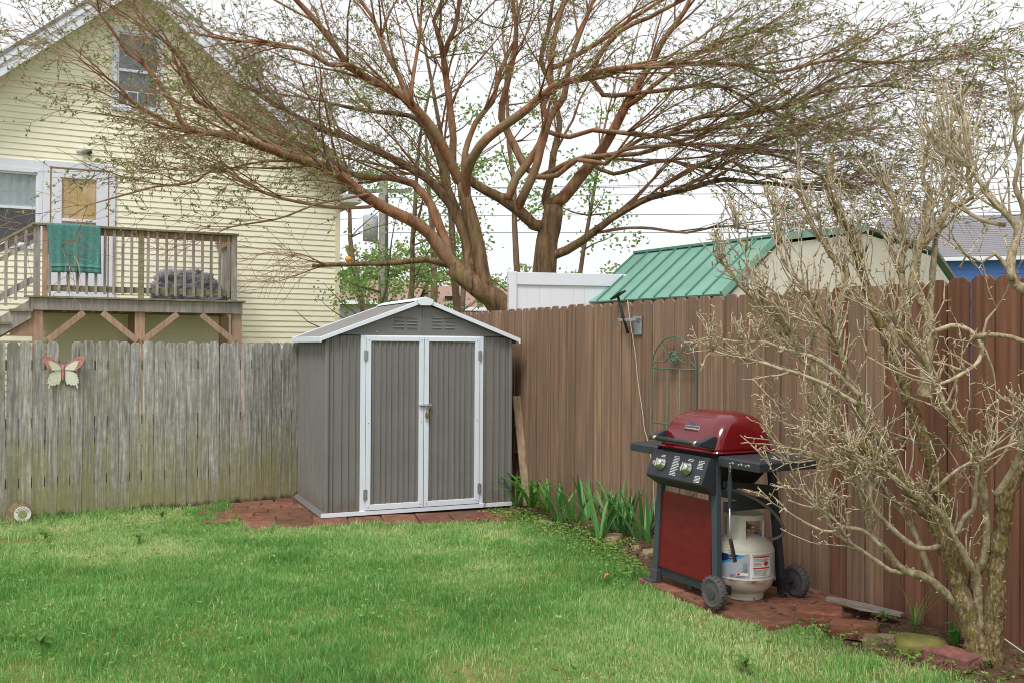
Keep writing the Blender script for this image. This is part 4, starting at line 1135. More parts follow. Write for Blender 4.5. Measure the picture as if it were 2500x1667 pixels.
# ---- rock with a round plaque
rk = thing('plaque_rock', 'brown garden rock with a round white BOSTON plaque leaning on the grey fence', 'ornament', gz(50, 1275, -0.01), LF_A - R(2))
mb = MB(); rg = []
for j in range(9):
    t = j / 8; sh = math.cos(t * math.pi / 2) ** 0.6 if t < 1 else 0.05
    rg.append([(0.125 * sh * math.cos(2 * math.pi * k / 18) * (1 + 0.22 * mnoise.noise(Vector((math.cos(k * .35), math.sin(k * .35), t * 2)) * 1.8)), 0.05 * sh * math.sin(2 * math.pi * k / 18), 0.185 * t * (1 + 0.12 * math.sin(k * 0.9))) for k in range(18)])
mb.loft(rg); mb.build('rock', M['rock'], rk, smooth=False)
pm2 = Matrix.Translation((0.012, -0.052, 0.088)) @ Matrix.Rotation(math.pi / 2 - R(12), 4, 'X')
pq = MB().lathe([(0.0665, -0.012), (0.0665, 0.006), (0.062, 0.009), (0.058, 0.007), (0.02, 0.007)], 36, pm2).build('plaque', M['plaque'], rk, smooth=False)
MB().lathe([(0.036, 0.006), (0.036, 0.0085), (0.034, 0.009), (0.01, 0.009)], 28, pm2).build('emblem', M['olive_paint'], pq)
for k, ch in enumerate('BOSTON'):
    a = R(90 + 62 - k * 24.8)
    m = pm2 @ Matrix.Translation((0.047 * math.cos(a), 0.047 * math.sin(a), 0.0085)) @ Matrix.Rotation(a - math.pi / 2, 4, 'Z')
    text(ch, 0.021, 'print_dark', pq, m, name='letter')
# ---- butterfly
bf = thing('butterfly_ornament', 'cream and red metal butterfly hung on the grey picket fence', 'ornament', LF_O + LF_U * 0.487 - LF_V * 0.024 + Vector((0, 0, 1.27)), LF_A)
S_ = 0.375 / 1340.0                                                    # traced outline, 1340 units across
def bo2(p): return ((p[0] - 872) * S_, (860 - p[1]) * S_)
UP = [(205, 325), (330, 300), (470, 335), (600, 420), (720, 510), (800, 600), (815, 745), (680, 750), (640, 755), (480, 770), (450, 710), (385, 665), (345, 600), (290, 510), (265, 420)]
UPC = [(415, 455), (520, 465), (640, 530), (740, 600), (805, 680), (812, 742), (545, 755), (520, 740), (535, 700), (495, 690), (500, 650), (460, 620), (470, 580), (430, 560), (445, 510)]
LOW = [(815, 748), (690, 755), (590, 800), (500, 860), (455, 915), (480, 935), (430, 970), (455, 1000), (405, 1060), (440, 1080), (405, 1160), (470, 1160), (455, 1220), (430, 1300), (450, 1325), (480, 1290), (495, 1210), (530, 1215), (555, 1250), (600, 1205), (640, 1235), (690, 1180), (755, 1205), (790, 1120), (815, 1040), (818, 860)]
def wing(poly, mir, y0, y1, mat, name, par, tilt):
    pts = [bo2(p) for p in poly]
    if mir: pts = [(-a, b) for a, b in pts][::-1]
    s = -1 if not mir else 1
    m = Matrix.Rotation(s * tilt, 4, 'Z')
    return MB().prism(pts, y0, y1, 'y', m).build(name, M[mat], par)
for mir in (False, True):
    w1 = wing(UP, mir, -0.0025, 0.0, 'butter_red', 'upper_wing', bf, -R(14)); wing(UPC, mir, -0.0045, -0.0026, 'butter_cream', 'wing_patch', w1, -R(14))
    w2 = wing(LOW, mir, -0.001, 0.0012, 'butter_cream', 'lower_wing', bf, -R(10))
    dots = MB()
    for (a, b) in ((525, 890), (495, 985), (500, 1055), (555, 1135), (630, 1140), (725, 1120)):
        q = bo2((a, b)); qx = -q[0] if mir else q[0]
        m = Matrix.Rotation((1 if mir else -1) * -R(10), 4, 'Z') @ Matrix.Translation((qx, -0.0013, q[1])) @ Matrix.Rotation(math.pi / 2, 4, 'X')
        dots.lathe([(0.0028, 0), (0.0028, 0.0006), (0.001, 0.0008)], 8, m)
    dots.build('wing_spot', M['fire_black'], w2)
MB().tube([(0, -0.006, bo2((0, 580))[1]), (0, -0.008, bo2((0, 640))[1]), (0, -0.008, bo2((0, 740))[1]), (0, -0.008, bo2((0, 830))[1]), (0, -0.008, bo2((0, 1000))[1]), (0, -0.006, bo2((0, 1125))[1])], [0.006, 0.011, 0.013, 0.010, 0.0115, 0.006], 12).build('body', M['butter_red'], bf, smooth=True)
for s_ in (-1, 1): MB().tube([(0, -0.008, bo2((0, 590))[1]), (s_ * 0.010, -0.010, bo2((0, 530))[1]), (s_ * 0.026, -0.010, bo2((0, 470))[1])], 0.0014, 6).build('antenna', M['fire_black'], bf)

# ---- solar lamp bracket on the brown fence
def bfw(x, y, z): return BF_O + BF_U * x + BF_V * y + Vector((0, 0, z))
def bf_hit(px, py, off=-0.012):
    d = ray(px, py); o = BF_O + BF_V * off; t = (o - CAM).dot(BF_V) / d.dot(BF_V); p = CAM + d * t
    return (p - BF_O).dot(BF_U), p.z
bx, bz = bf_hit(1558, 795)
sl2 = thing('solar_panel_lamp', 'small black solar panel on a silver bracket at the top of the brown fence', 'solar lamp', bfw(bx, -0.018, bz), BF_A)
MB().box((-0.055, -0.006, -0.075), (0.055, 0.006, 0.075)).build('back_plate', M['zinc'], sl2, bevel=0.003)
MB().box((-0.20, -0.05, 0.035), (0.04, -0.02, 0.06)).box((-0.02, -0.05, 0.03), (0.04, 0.0, 0.035)).build('arm', M['zinc'], sl2, bevel=0.003)
MB().tube([(-0.075, -0.04, -0.06), (-0.145, -0.05, 0.11), (-0.20, -0.05, 0.235)], 0.011, 10).build('stem', M['fire_black'], sl2, smooth=True)
MB().box((-0.07, -0.035, -0.008), (0.07, 0.035, 0.008), Matrix.Translation((-0.20, -0.05, 0.25)) @ Matrix.Rotation(R(-20), 4, 'Y') @ Matrix.Rotation(R(18), 4, 'X')).build('solar_panel', M['fire_black'], sl2, bevel=0.002)
cpts = []
for (px, py) in ((1541, 735), (1548, 790), (1552, 870), (1556, 920), (1568, 1000), (1574, 1050), (1580, 1070), (1584, 1085), (1588, 1110), (1594, 1150), (1598, 1260)):
    a, b = bf_hit(px, py, -0.035); cpts.append(bfw(a, -0.035 - (0.035 if py < 800 else 0), max(0.02, b)))
cw = MB().tube(smooth_path(cpts, 0.05), 0.0035, 6).build('cord', M['pale_cord'], sl2, smooth=True)
cw.matrix_parent_inverse = (Matrix.Translation(sl2.location) @ Matrix.Rotation(BF_A, 4, 'Z')).inverted()

# ---- trellis
ta, tz = bf_hit(1656, 1300); ta = 0.5 * (bf_hit(1601, 1000)[0] + bf_hit(1709, 1000)[0]); hw = 0.5 * (bf_hit(1709, 1000)[0] - bf_hit(1601, 1000)[0])
zsp = bf_hit(1656, 900)[1]; ztop = bf_hit(1656, 822)[1]
tr = thing('garden_trellis', 'arched green wire trellis leaning on the brown fence', 'trellis', bfw(ta, -0.05, 0), BF_A)
RW = 0.0048
arch = [(-hw, 0, 0)] + [(-hw, 0, z * zsp / 6) for z in range(1, 7)] + [(-hw * math.cos(R(a)), 0, zsp + (ztop - zsp) * math.sin(R(a))) for a in range(8, 176, 8)] + [(hw, 0, z * zsp / 6) for z in range(6, -1, -1)]
MB().tube(arch, RW, 8).build('frame', M['trellis'], tr, smooth=True)
for z in (zsp, zsp - 0.42, zsp - 0.84):
    MB().tube([(-hw, 0, z), (hw, 0, z)], RW, 8).build('cross_bar', M['trellis'], tr, smooth=True)
for xx in (-hw * 0.28, hw * 0.28):
    MB().tube([(xx, 0, 0.02), (xx, 0, zsp)], RW, 8).build('upright_bar', M['trellis'], tr, smooth=True)
cz = zsp + 0.085
med = MB().lathe([(0.045, -0.006), (0.055, -0.004), (0.055, 0.004), (0.045, 0.006)], 28, Matrix.Translation((0, 0, cz)) @ Matrix.Rotation(math.pi / 2, 4, 'X'), closed=True).build('medallion', M['trellis'], tr)
for k in range(7):
    a = k * 0.9; MB().lathe([(0.010, -0.004), (0.014, 0.0), (0.006, 0.006)], 10, Matrix.Translation((0.024 * math.cos(a), 0, cz + 0.024 * math.sin(a))) @ Matrix.Rotation(math.pi / 2, 4, 'X')).build('medallion_flower', M['trellis'], med)
for a in (4, 45, 90, 135, 176):
    c_, s_ = math.cos(R(a)), math.sin(R(a)); e = Vector((-hw * c_, 0, zsp + (ztop - zsp) * s_)); b = Vector((-0.055 * c_, 0, cz + 0.055 * s_))
    d = e - b; nrm = Vector((-d.z, 0, d.x)).normalized() * (0.016 if a != 90 else 0.006) * (1 if a < 90 else -1)
    MB().tube(smooth_path([b, b + d * 0.3 + nrm, b + d * 0.7 - nrm, e], 0.02), RW * 0.85, 6).build('scroll_spoke', M['trellis'], tr, smooth=True)

# ---- old wooden ladder behind the shed
ld = thing('wooden_ladder', 'old short wooden ladder leaning between the shed and the brown fence', 'ladder', gnd(1287, 1236))
lo_ = ld.location
def lp(px, py, Y): return dep(px, py, Y) - lo_
fr_ = (lp(1288, 1234, 9.16), lp(1261, 966, 9.34)); bk_ = (lp(1262, 1226, 9.42), lp(1247, 1000, 9.56))
for a_, b_ in (fr_, bk_):
    MB().bar(a_, b_, 0.028, 0.085, up=(1, 0.3, 0)).build('side_rail', M['ladder_wood'], ld, bevel=0.003)
for t in (0.26, 0.50, 0.74, 0.96):
    MB().bar(fr_[0].lerp(fr_[1], t), bk_[0].lerp(bk_[1], t), 0.075, 0.022).build('rung', M['ladder_wood'], ld, bevel=0.003)

# ---- barn with a green metal roof beyond the brown fence
BN_O = Vector((2.281, 10.4, 0)); BN_A = BF_A + R(4)      # local x runs towards the viewer along the barn, local -y faces left
bu, bv = Vector((math.cos(BN_A), math.sin(BN_A), 0)), Vector((-math.sin(BN_A), math.cos(BN_A), 0))
barn = thing('garden_barn', 'cream barn shaped shed with green metal gambrel roof behind the fence', 'shed', BN_O, BN_A)
BL_, W_ = 2.45, 4.74
K = [(0.0, 2.10), (0.87, 2.78), (2.45, 3.0), (3.87, 2.80), (4.74, 2.10)]
MB().prism([(0.06, 0)] + [(a + (0.06 if a < 1 else -0.06 if a > 3 else 0), b - 0.06) for a, b in K] + [(W_ - 0.06, 0)], -BL_ + 0.1, -0.012, 'x').build('wall', M['barn_wall'], barn)
for k, ((a, b), (c, d)) in enumerate(zip(K[:-1], K[1:])):
    vx = Vector((0, c - a, d - b)); L = vx.length; nx = Vector((0, -vx.z, vx.y)).normalized()
    n = 9; w = BL_ / n
    for q in range(n):
        x0 = -BL_ + q * w + 0.002; x1 = x0 + w - 0.004
        P = [Vector((x0, a, b)), Vector((x1, a, b)), Vector((x1, c, d)), Vector((x0, c, d))]
        mb = MB(); mb.add(P + [p + nx * 0.02 for p in P], [(0, 3, 2, 1), (4, 5, 6, 7), (0, 1, 5, 4), (1, 2, 6, 5), (2, 3, 7, 6), (3, 0, 4, 7)])
        ro = mb.build('roof_panel', M['green_roof'], barn)
        if k < 2:
            for sx in (x0,):
                P2 = [Vector((sx - 0.008, a, b)) + nx * 0.02, Vector((sx + 0.008, a, b)) + nx * 0.02, Vector((sx + 0.008, c, d)) + nx * 0.02, Vector((sx - 0.008, c, d)) + nx * 0.02]
                m2 = MB(); m2.add(P2 + [p + nx * 0.025 for p in P2], [(0, 3, 2, 1), (4, 5, 6, 7), (0, 1, 5, 4), (1, 2, 6, 5), (2, 3, 7, 6), (3, 0, 4, 7)]); m2.build('seam', M['green_dark'], ro)
    if k in (1, 2, 3): MB().bar((-BL_ - 0.02, a, b + 0.03), (0.02, a, b + 0.03), 0.10, 0.03).build('roof_cap', M['green_dark'], barn)
    nn = nx * 0.012
    MB().bar(Vector((0.008, a, b)) + nn, Vector((0.008, c, d)) + nn, 0.03, 0.085 if k < 2 else 0.04, up=(0, 0, 1)).build('rake_trim', M['green_roof' if k < 2 else 'pole_wood'], barn)
# ---- white vinyl fence
vf0, vf1 = dep(1243, 665, 12.2), dep(1490, 680, 12.45)
va = math.atan2(vf1.y - vf0.y, vf1.x - vf0.x)
vf = thing('vinyl_fence', 'tall white vinyl privacy fence standing in front of the tree trunks', 'fence', (vf0.x, vf0.y, 0), va)
vh = vf0.z
MB().box((-0.02, -0.04, vh - 0.16), (2.6, 0.04, vh)).build('top_rail', M['vinyl'], vf, bevel=0.006)
MB().box((-0.01, -0.055, 0), (0.09, 0.055, vh + 0.008)).build('post', M['vinyl'], vf, bevel=0.006)
vb = MB().box((-0.0745, -0.014, 0), (0.0745, 0.014, vh - 0.158)).mesh('board', M['vinyl'])
for k in range(16):
    o = put(vb, 'board', vf, 0.0015); o.location = (0.17 + k * 0.15, 0, 0)
# ---- blue house
bh0 = dep(2290, 690, 22.0)
bh = thing('blue_house', 'bright blue house with grey shingle roof behind the barn', 'house', (bh0.x - 0.6, 22.3, 0), R(-16))
MB().box((0, 0.02, 0), (8, 6, 3.6)).build('wall', M['blue_siding'], bh)
for k in range(28):
    z = 0.5 + k * 0.11; mb = MB(); mb.prism([(-0.012, z), (0.02, z), (0.02, z + 0.112), (0.006, z + 0.112)], 0.0, 8.0, 'x'); mb.build('siding_board', M['blue_siding'], bh)
rf = MB(); rf.prism([(-0.35, 3.62), (3.0, 4.97), (6.35, 3.62), (6.35, 3.56), (3.0, 4.89), (-0.35, 3.54)], -0.35, 8.35, 'x'); rf = rf.build('roof', M['shingle'], bh)
for k in range(22):
    t0, t1 = k / 22, (k + 1) / 22; y0, z0, y1, z1 = -0.36 + 3.36 * t0, 3.63 + 1.35 * t0, -0.36 + 3.36 * t1, 3.63 + 1.35 * t1
    MB().prism([(y0, z0), (y1, z1), (y0, z0 + 0.018)], -0.36, 8.36, 'x').build('shingle_course', M['shingle'], rf)
MB().box((-0.36, -0.40, 3.53), (8.36, -0.352, 3.62)).build('gutter', M['white_trim'], bh)
# ---- far houses
def far_house(label, x0, x1, Y, ze, zr_, roofm, wallm, rz=0):
    h = thing('far_house', label, 'house', (x0, Y, 0), rz)
    w = x1 - x0
    MB().box((0, 0, 0), (w, 7, ze)).build('wall', M[wallm], h)
    rf = MB().prism([(-0.4, ze + 0.02), (3.5, zr_), (7.4, ze + 0.02), (7.4, ze - 0.06), (3.5, zr_ - 0.1), (-0.4, ze - 0.06)], -0.3, w + 0.3, 'x').build('roof', M[roofm], h)
    MB().box((-0.3, -0.46, ze - 0.14), (w + 0.3, -0.402, ze + 0.02)).build('gutter', M['white_trim'], h)
    for k in range(3): 
        cx = w * (0.2 + 0.3 * k); f = MB().box((cx - 0.5, -0.04, 1.2), (cx + 0.5, 0.01, 2.4)).build('window', M['white_trim'], h); MB().box((cx - 0.42, -0.05, 1.28), (cx + 0.42, -0.041, 2.32)).build('pane', M['dark'], f)
    MB().box((w * 0.12, 0.7, ze + 0.3), (w * 0.12 + 0.8, 1.5, ze + 0.62)).build('roof_vent', M['dark'], rf)
    return h
far_house('low brown-roofed house with grey walls beyond the yellow house', -9.6, -4.6, 44, 3.55, 4.75, 'far_roof', 'far_grey')
far_house('second brown-roofed house half hidden by the tree trunks', -4.2, 3.0, 47, 3.4, 4.7, 'far_roof', 'far_grey', R(3))
# ---- utility pole and wires
up_ = dep(935, 700, 31.0)
po = thing('utility_pole', 'grey utility pole with transformer beside the yellow house corner', 'utility pole', (up_.x, up_.y, 0))
MB().tube([(0, 0, 0), (0, 0, 6.9)], [0.17, 0.14], 14).build('pole', M['pole_wood'], po, smooth=True)
MB().box((-0.9, -0.06, 6.5), (0.9, 0.06, 6.6)).build('crossarm', M['pole_wood'], po)
MB().lathe([(0.05, 0), (0.24, 0.02), (0.25, 0.8), (0.2, 0.86), (0.05, 0.88)], 18, Matrix.Translation((-0.42, 0, 4.9))).build('transformer', M['far_grey'], po, smooth=True)
MB().tube([(0.13, -0.1, 0.2), (0.12, -0.1, 6.4)], 0.05, 8).build('conduit', M['hub'], po)
for k, (z, dx, lab) in enumerate(((5.2, 0, 'lowest black power line behind the trees'), (5.75, 0.3, 'black power line just above the lowest one'), (6.35, -0.3, 'middle black power line crossing behind the tree crown'), (6.62, -0.85, 'upper black power line at the crossarm end'), (6.62, 0.85, 'power line at the other end of the crossarm'))):
    pts = []
    for q in range(25):
        t = -1 + 2 * q / 24; pts.append((up_.x + dx + t * 34, up_.y + 0.05 + k * 0.05 - t * 10, z - 0.55 * (1 - abs(2 * abs(t) - 1)) ** 1.0 * 0.9))
    tag(MB().tube(pts, 0.008, 5).build('power_line', M['wire']), lab, 'wire', 'power lines')
for k, (py0, py1) in enumerate(((520, 480), (548, 515), (500, 452))):
    a, b = dep(2200, py0 + 20, 26 + k), dep(2560, py1, 20 + k)
    tag(MB().tube([a - (b - a) * 2, a, b, b + (b - a)], 0.009, 5).build('power_line', M['wire']), ('service wire sagging above the blue house roof', 'second service wire above the blue house roof', 'third service wire above the blue house roof')[k], 'wire', 'wires over the blue house')
# ------------------------------------------------------------------ trees
class Leaves:
    """many small leaf faces gathered as arrays"""
    def __init__(s): s.c, s.d, s.l, s.w, s.t = [], [], [], [], []
    def add(s, c, d, l, w, t):
        s.c.append(tuple(c)); s.d.append(tuple(d)); s.l.append(l); s.w.append(w); s.t.append(t)
    def build(s, name, mat, parent, seed=0):
        r = np.random.default_rng(seed)
        C, D, L, W, T = (np.array(x, dtype=np.float32) for x in (s.c, s.d, s.l, s.w, s.t))
        n = len(C)
        D /= np.linalg.norm(D, axis=1, keepdims=True) + 1e-9
        Q = r.normal(size=(n, 3)).astype(np.float32)
        S = np.cross(D, Q); S /= np.linalg.norm(S, axis=1, keepdims=True) + 1e-9
        V = np.empty((n, 4, 3), np.float32)
        V[:, 0] = C
        V[:, 1] = C + D * (L * 0.5)[:, None] + S * W[:, None]
        V[:, 2] = C + D * L[:, None]
        V[:, 3] = C + D * (L * 0.5)[:, None] - S * W[:, None]
        me = np_mesh(name, V.reshape(-1, 3), np.arange(n * 4), 4, M[mat], {'tint': np.repeat(T, 4)})
        o = put(me, name, parent)
        o['kind'] = 'stuff'
        return o
def walk(r, p, d, L, n, wob=0.12, up=0.0, droop=0.0):
    """a growing shoot: list of points"""
    pts = [p.copy()]
    d = d.normalized(); st = L / n
    for k in range(n):
        d = d + Vector((r.gauss(0, wob), r.gauss(0, wob), r.gauss(0, wob) + up - droop * (k / n)))
        d.normalize()
        p = p + d * st
        pts.append(p)
    return pts, d
def perp(r, t):
    a = Vector((r.gauss(0, 1), r.gauss(0, 1), r.gauss(0, 1)))
    a = a - t * a.dot(t)
    return a.normalized() if a.length > 1e-6 else Vector((1, 0, 0))

def big_tree(root, limbs, seed, n_sec, n_ter, n_twig, leafsz, flat=0.5, low=3.0, strict=1.0, lmul=1.0):
    r = random.Random(seed)
    tw, lv, br = MB(), Leaves(), MB()
    done = []
    for li, (name, mat, pts, dens) in enumerate(limbs):
        W = [tuple(p) for p in pts]
        if done:                                                    # grow from the nearest older wood
            st = Vector(W[0][:3])
            d0 = (Vector(W[1][:3]) - st).normalized()
            best = min(done, key=lambda q: (q[0] - st).length * (2.4 - 1.4 * ((st - q[0]).normalized().dot(d0) if (st - q[0]).length > 0.12 else 1)) + (0.4 if q[1] < W[0][3] * 0.7 else 0))
            dist = (best[0] - st).length
            if 0.08 < dist < 3.4: W = [tuple(best[0]) + (max(W[0][3], 0.02),)] + W
            else: W[0] = tuple(best[0]) + (W[0][3],) if dist <= 0.08 else W[0]
        path = smooth_path(W, 0.16)
        mb = MB()
        PP = [Vector(q[:3]) + Vector((mnoise.noise(Vector(q[:3]) * 2.1), mnoise.noise(Vector(q[:3]) * 2.1 + Vector((7, 0, 0))), mnoise.noise(Vector(q[:3]) * 2.1 + Vector((0, 9, 0))))) * 0.035 for q in path]
        RR = [max(0.006, 0.84 * q[3] * (1 + 0.10 * mnoise.noise(Vector(q[:3]) * 5)) * min(1.0, 0.25 + (len(path) - k) / (0.22 * len(path)))) for k, q in enumerate(path)]
        if name == 'trunk': RR = [q[3] for q in path]
        done += list(zip(PP, RR))
        mb.tube(PP, RR, 18 if RR[0] > 0.06 else 9, gnarl=(0.10, 11))
        # collars and stubs where wood was cut
        mb.build(name, M[mat], root, smooth=True)
        n = len(PP)
        ns = int(dens * n_sec * max(0.4, min(1.6, n * 0.16 / 4.0)))
        for s in range(ns):
            u = r.uniform(0.28, 1.0) if s < ns - 2 else r.uniform(0.93, 1.0)
            i = min(n - 2, int(u * (n - 1)))
            p, t = PP[i], (PP[i + 1] - PP[i]).normalized()
            side = perp(r, t)
            side.z = side.z * flat + 0.15
            d = t * r.uniform(0.7, 1.5) + side * r.uniform(0.4, 0.9) * strict
            L = r.uniform(0.7, 2.0) * (1.3 - 0.62 * u) * lmul
            r0 = min(RR[i] * 0.6, 0.006 + 0.007 * L)
            sp, _ = walk(r, p, d, L, 7, 0.10, up=0.03, droop=0.06)
            br.tube(sp, [r0 * (1 - 0.75 * k / 7) for k in range(8)], 5)
            for q in range(n_ter):
                j = r.randint(1, 7)
                p2 = sp[j]; t2 = (sp[j] - sp[j - 1]).normalized()
                d2 = t2 * r.uniform(0.6, 1.2) + perp(r, t2) * r.uniform(0.4, 1.0) * strict
                d2.z = d2.z * 0.75
                L2 = r.uniform(0.35, 1.0)
                tp_, _ = walk(r, p2, d2, L2, 5, 0.13, up=0.02, droop=0.10)
                r1 = r.uniform(0.0036, 0.0056)
                tw.tube(tp_, [r1 * (1 - 0.6 * k / 5) for k in range(6)], 3, cap=False)
                for w in range(n_twig):
                    j3 = r.randint(1, 5)
                    p3 = tp_[j3]; t3 = (tp_[j3] - tp_[j3 - 1]).normalized()
                    d3 = t3 * r.uniform(0.4, 1.0) + perp(r, t3) * r.uniform(0.4, 0.9)
                    L3 = r.uniform(0.12, 0.45)
                    wp, _ = walk(r, p3, d3, L3, 3, 0.16, droop=0.08)
                    tw.tube(wp, [0.0034, 0.0031, 0.0026, 0.0020], 3, cap=False)
                    for b in range(r.randint(2, 5)):
                        f = r.uniform(0.25, 1.0) * 3
                        a = int(min(2, f)); c = wp[a].lerp(wp[a + 1], f - a)
                        if c.z < low: continue
                        for m in range(r.randint(1, 3)):
                            lv.add(c, Vector((r.gauss(0, 1), r.gauss(0, 1), r.gauss(0.5, 0.8))), r.uniform(0.6, 1.3) * leafsz, leafsz * 0.22, r.random())
    o = br.build('branches', M['bark_tree'], root, smooth=True); o['kind'] = 'stuff'
    o = tw.build('twigs', M['twig'], root); o['kind'] = 'stuff'
    lv.build('leaf_buds', 'bud', root, seed)
def PX(pts):
    """(px, py, depth, radius in px) -> world point and radius"""
    out = []
    for (px, py, Y, rp_) in pts:
        p = dep(px, py, Y); out.append((p.x, p.y, p.z, rp_ * Y / F))
    return out
def c1(pts, Y0, Y1, r0, r1):
    """limb traced on the enlarged middle view (2.063 x from x=800)"""
    n = len(pts)
    return PX([(800 + x / 2.063, y / 2.063, Y0 + (Y1 - Y0) * k / (n - 1), r0 + (r1 - r0) * k / (n - 1)) for k, (x, y) in enumerate(pts)])
def c2(pts, Y0, Y1, r0, r1):
    n = len(pts)
    return PX([(1500 + x / 2.352, y / 2.352, Y0 + (Y1 - Y0) * k / (n - 1), r0 + (r1 - r0) * k / (n - 1)) for k, (x, y) in enumerate(pts)])
def c0(pts, Y0, Y1, r0, r1):
    n = len(pts)
    return PX([(x / 2.613, y / 2.613, Y0 + (Y1 - Y0) * k / (n - 1), r0 + (r1 - r0) * k / (n - 1)) for k, (x, y) in enumerate(pts)])
TA, TB = 13.4, 13.8
baseA = gnd(1300, 846 + F * EYE / TA)
ta_ = thing('spreading_tree', 'wide many-stemmed tree with orange bark leaning over the metal shed', 'tree', (baseA.x, baseA.y, 0))
tb_ = thing('upright_tree', 'thick-trunked tree with long reddish shoots behind the white fence', 'tree', (dep(1345, 700, TB).x, TB, 0))
def rel(root, L):
    o = root.location
    return [(n, m, [(p[0] - o.x, p[1] - o.y, p[2] - o.z, p[3]) for p in pts], d) for n, m, pts, d in L]
zb = 846 + F * EYE / TA
A_L = [
 ('trunk', 'bark_trunk', PX([(1305, zb, TA, 34), (1290, 900, TA, 30), (1235, 755, TA, 28), (1190, 717, TA, 27), (1145, 683, TA, 26), (1105, 650, TA, 24)]), 0.0),
 ('limb', 'bark_tree', PX([(1125, 665, TA, 22), (1081, 615, TA, 19), (1052, 572, TA, 18), (994, 533, TA - .1, 17), (921, 499, TA - .2, 16), (863, 455, TA - .4, 15), (800, 413, TA - .6, 14), (689, 379, TA - 1.0, 12), (593, 341, TA - 1.3, 10), (459, 321, TA - 1.6, 8), (383, 291, TA - 1.8, 6.5), (333, 253, TA - 2, 5.5), (287, 207, TA - 2.1, 4.5), (191, 142, TA - 2.3, 3)]), 1.5),
 ('limb', 'bark_tree', c0([(1550, 890), (1170, 800), (1100, 660), (900, 400), (800, 330), (720, 200), (580, 0)], TA - 1.35, TA - 1.8, 8.5, 3.5), .8),
 ('limb', 'bark_tree', c0([(2080, 1060), (1750, 930), (1550, 800), (1250, 640), (1200, 470), (1100, 300), (900, 170), (760, 60)], TA - .7, TA - 1.2, 8, 3.5), .9),
 ('limb', 'bark_tree', c1([(640, 1330), (570, 1150), (500, 1000), (440, 930), (300, 900), (150, 890), (0, 800), (-200, 700), (-420, 610)], TA, TA + .6, 15, 4), 1.5),
 ('limb', 'bark_trunk', c1([(720, 1330), (690, 1200), (640, 1060), (560, 960), (480, 880), (300, 790), (100, 700), (-60, 640), (-260, 520), (-420, 420)], TA + .1, TA + .9, 19, 4), 1.4),
 ('limb', 'bark_trunk', c1([(850, 1560), (800, 1440), (765, 1300), (735, 1140), (690, 990), (668, 900)], TA, TA, 24, 18), 0.0),
 ('limb', 'bark_tree', c1([(690, 900), (715, 840), (770, 740), (900, 620), (1060, 500), (1150, 440), (1300, 380), (1500, 345), (1700, 330), (1900, 310)], TA, TA - 1.6, 17, 4.5), 1.3),
 ('limb', 'bark_tree', c1([(655, 905), (600, 760), (480, 600), (380, 490), (250, 420), (110, 330), (40, 230), (-60, 110), (-200, -40), (-300, -160)], TA, TA - 1.2, 16, 6), 1.3),
 ('limb', 'bark_tree', c1([(645, 850), (635, 700), (610, 480), (585, 280), (640, 150), (665, 20), (670, -150)], TA, TA - .5, 12, 5), 1.1),
 ('limb', 'bark_tree', c1([(585, 280), (565, 180), (540, 110), (580, 0), (560, -140)], TA - .3, TA - .5, 8, 4), 1.0),
 ('limb', 'bark_tree', c1([(690, 830), (700, 720), (740, 620), (830, 510), (850, 400), (900, 290), (945, 210), (960, 80), (990, -60)], TA, TA + .6, 9, 4), 1.1),
 ('limb', 'bark_trunk', c1([(735, 1330), (700, 1180), (650, 1060), (600, 950), (580, 850), (530, 720), (450, 610), (300, 570), (100, 540), (-100, 500)], TA + .2, TA + 1.0, 16, 4), 1.2),
 ('limb', 'bark_trunk', c1([(600, 1330), (500, 1310), (400, 1320), (200, 1325), (80, 1330), (-70, 1335)], TA, TA - .9, 9, 6), 0.5),
 ('limb', 'bark_tree', c1([(120, 330), (0, 320), (-120, 250), (-300, 210), (-500, 200), (-700, 160)], TA - 1, TA - 1.4, 8, 3), 1.0),
 ('limb', 'bark_tree', c1([(420, 500), (440, 330), (470, 120), (480, 0), (500, -120)], TA - .6, TA - .2, 6, 3), 1.0),
 ('limb', 'bark_tree', c1([(380, 440), (290, 260), (220, 80), (170, 0), (120, -120)], TA - .2, TA + .4, 8, 3.5), 1.0),
 ('limb', 'twig', c0([(2352, 1330), (2000, 1310), (1700, 1240), (1400, 1080), (1250, 1150), (1000, 1190), (700, 1270), (560, 1300), (440, 1390)], TA - .3, TA - 1.8, 5, 2), 0.8),
 ('limb', 'twig', c0([(2352, 1240), (2100, 1280), (1750, 1400), (1430, 1460)], TA - .4, TA - .9, 4, 2), 0.6),
]
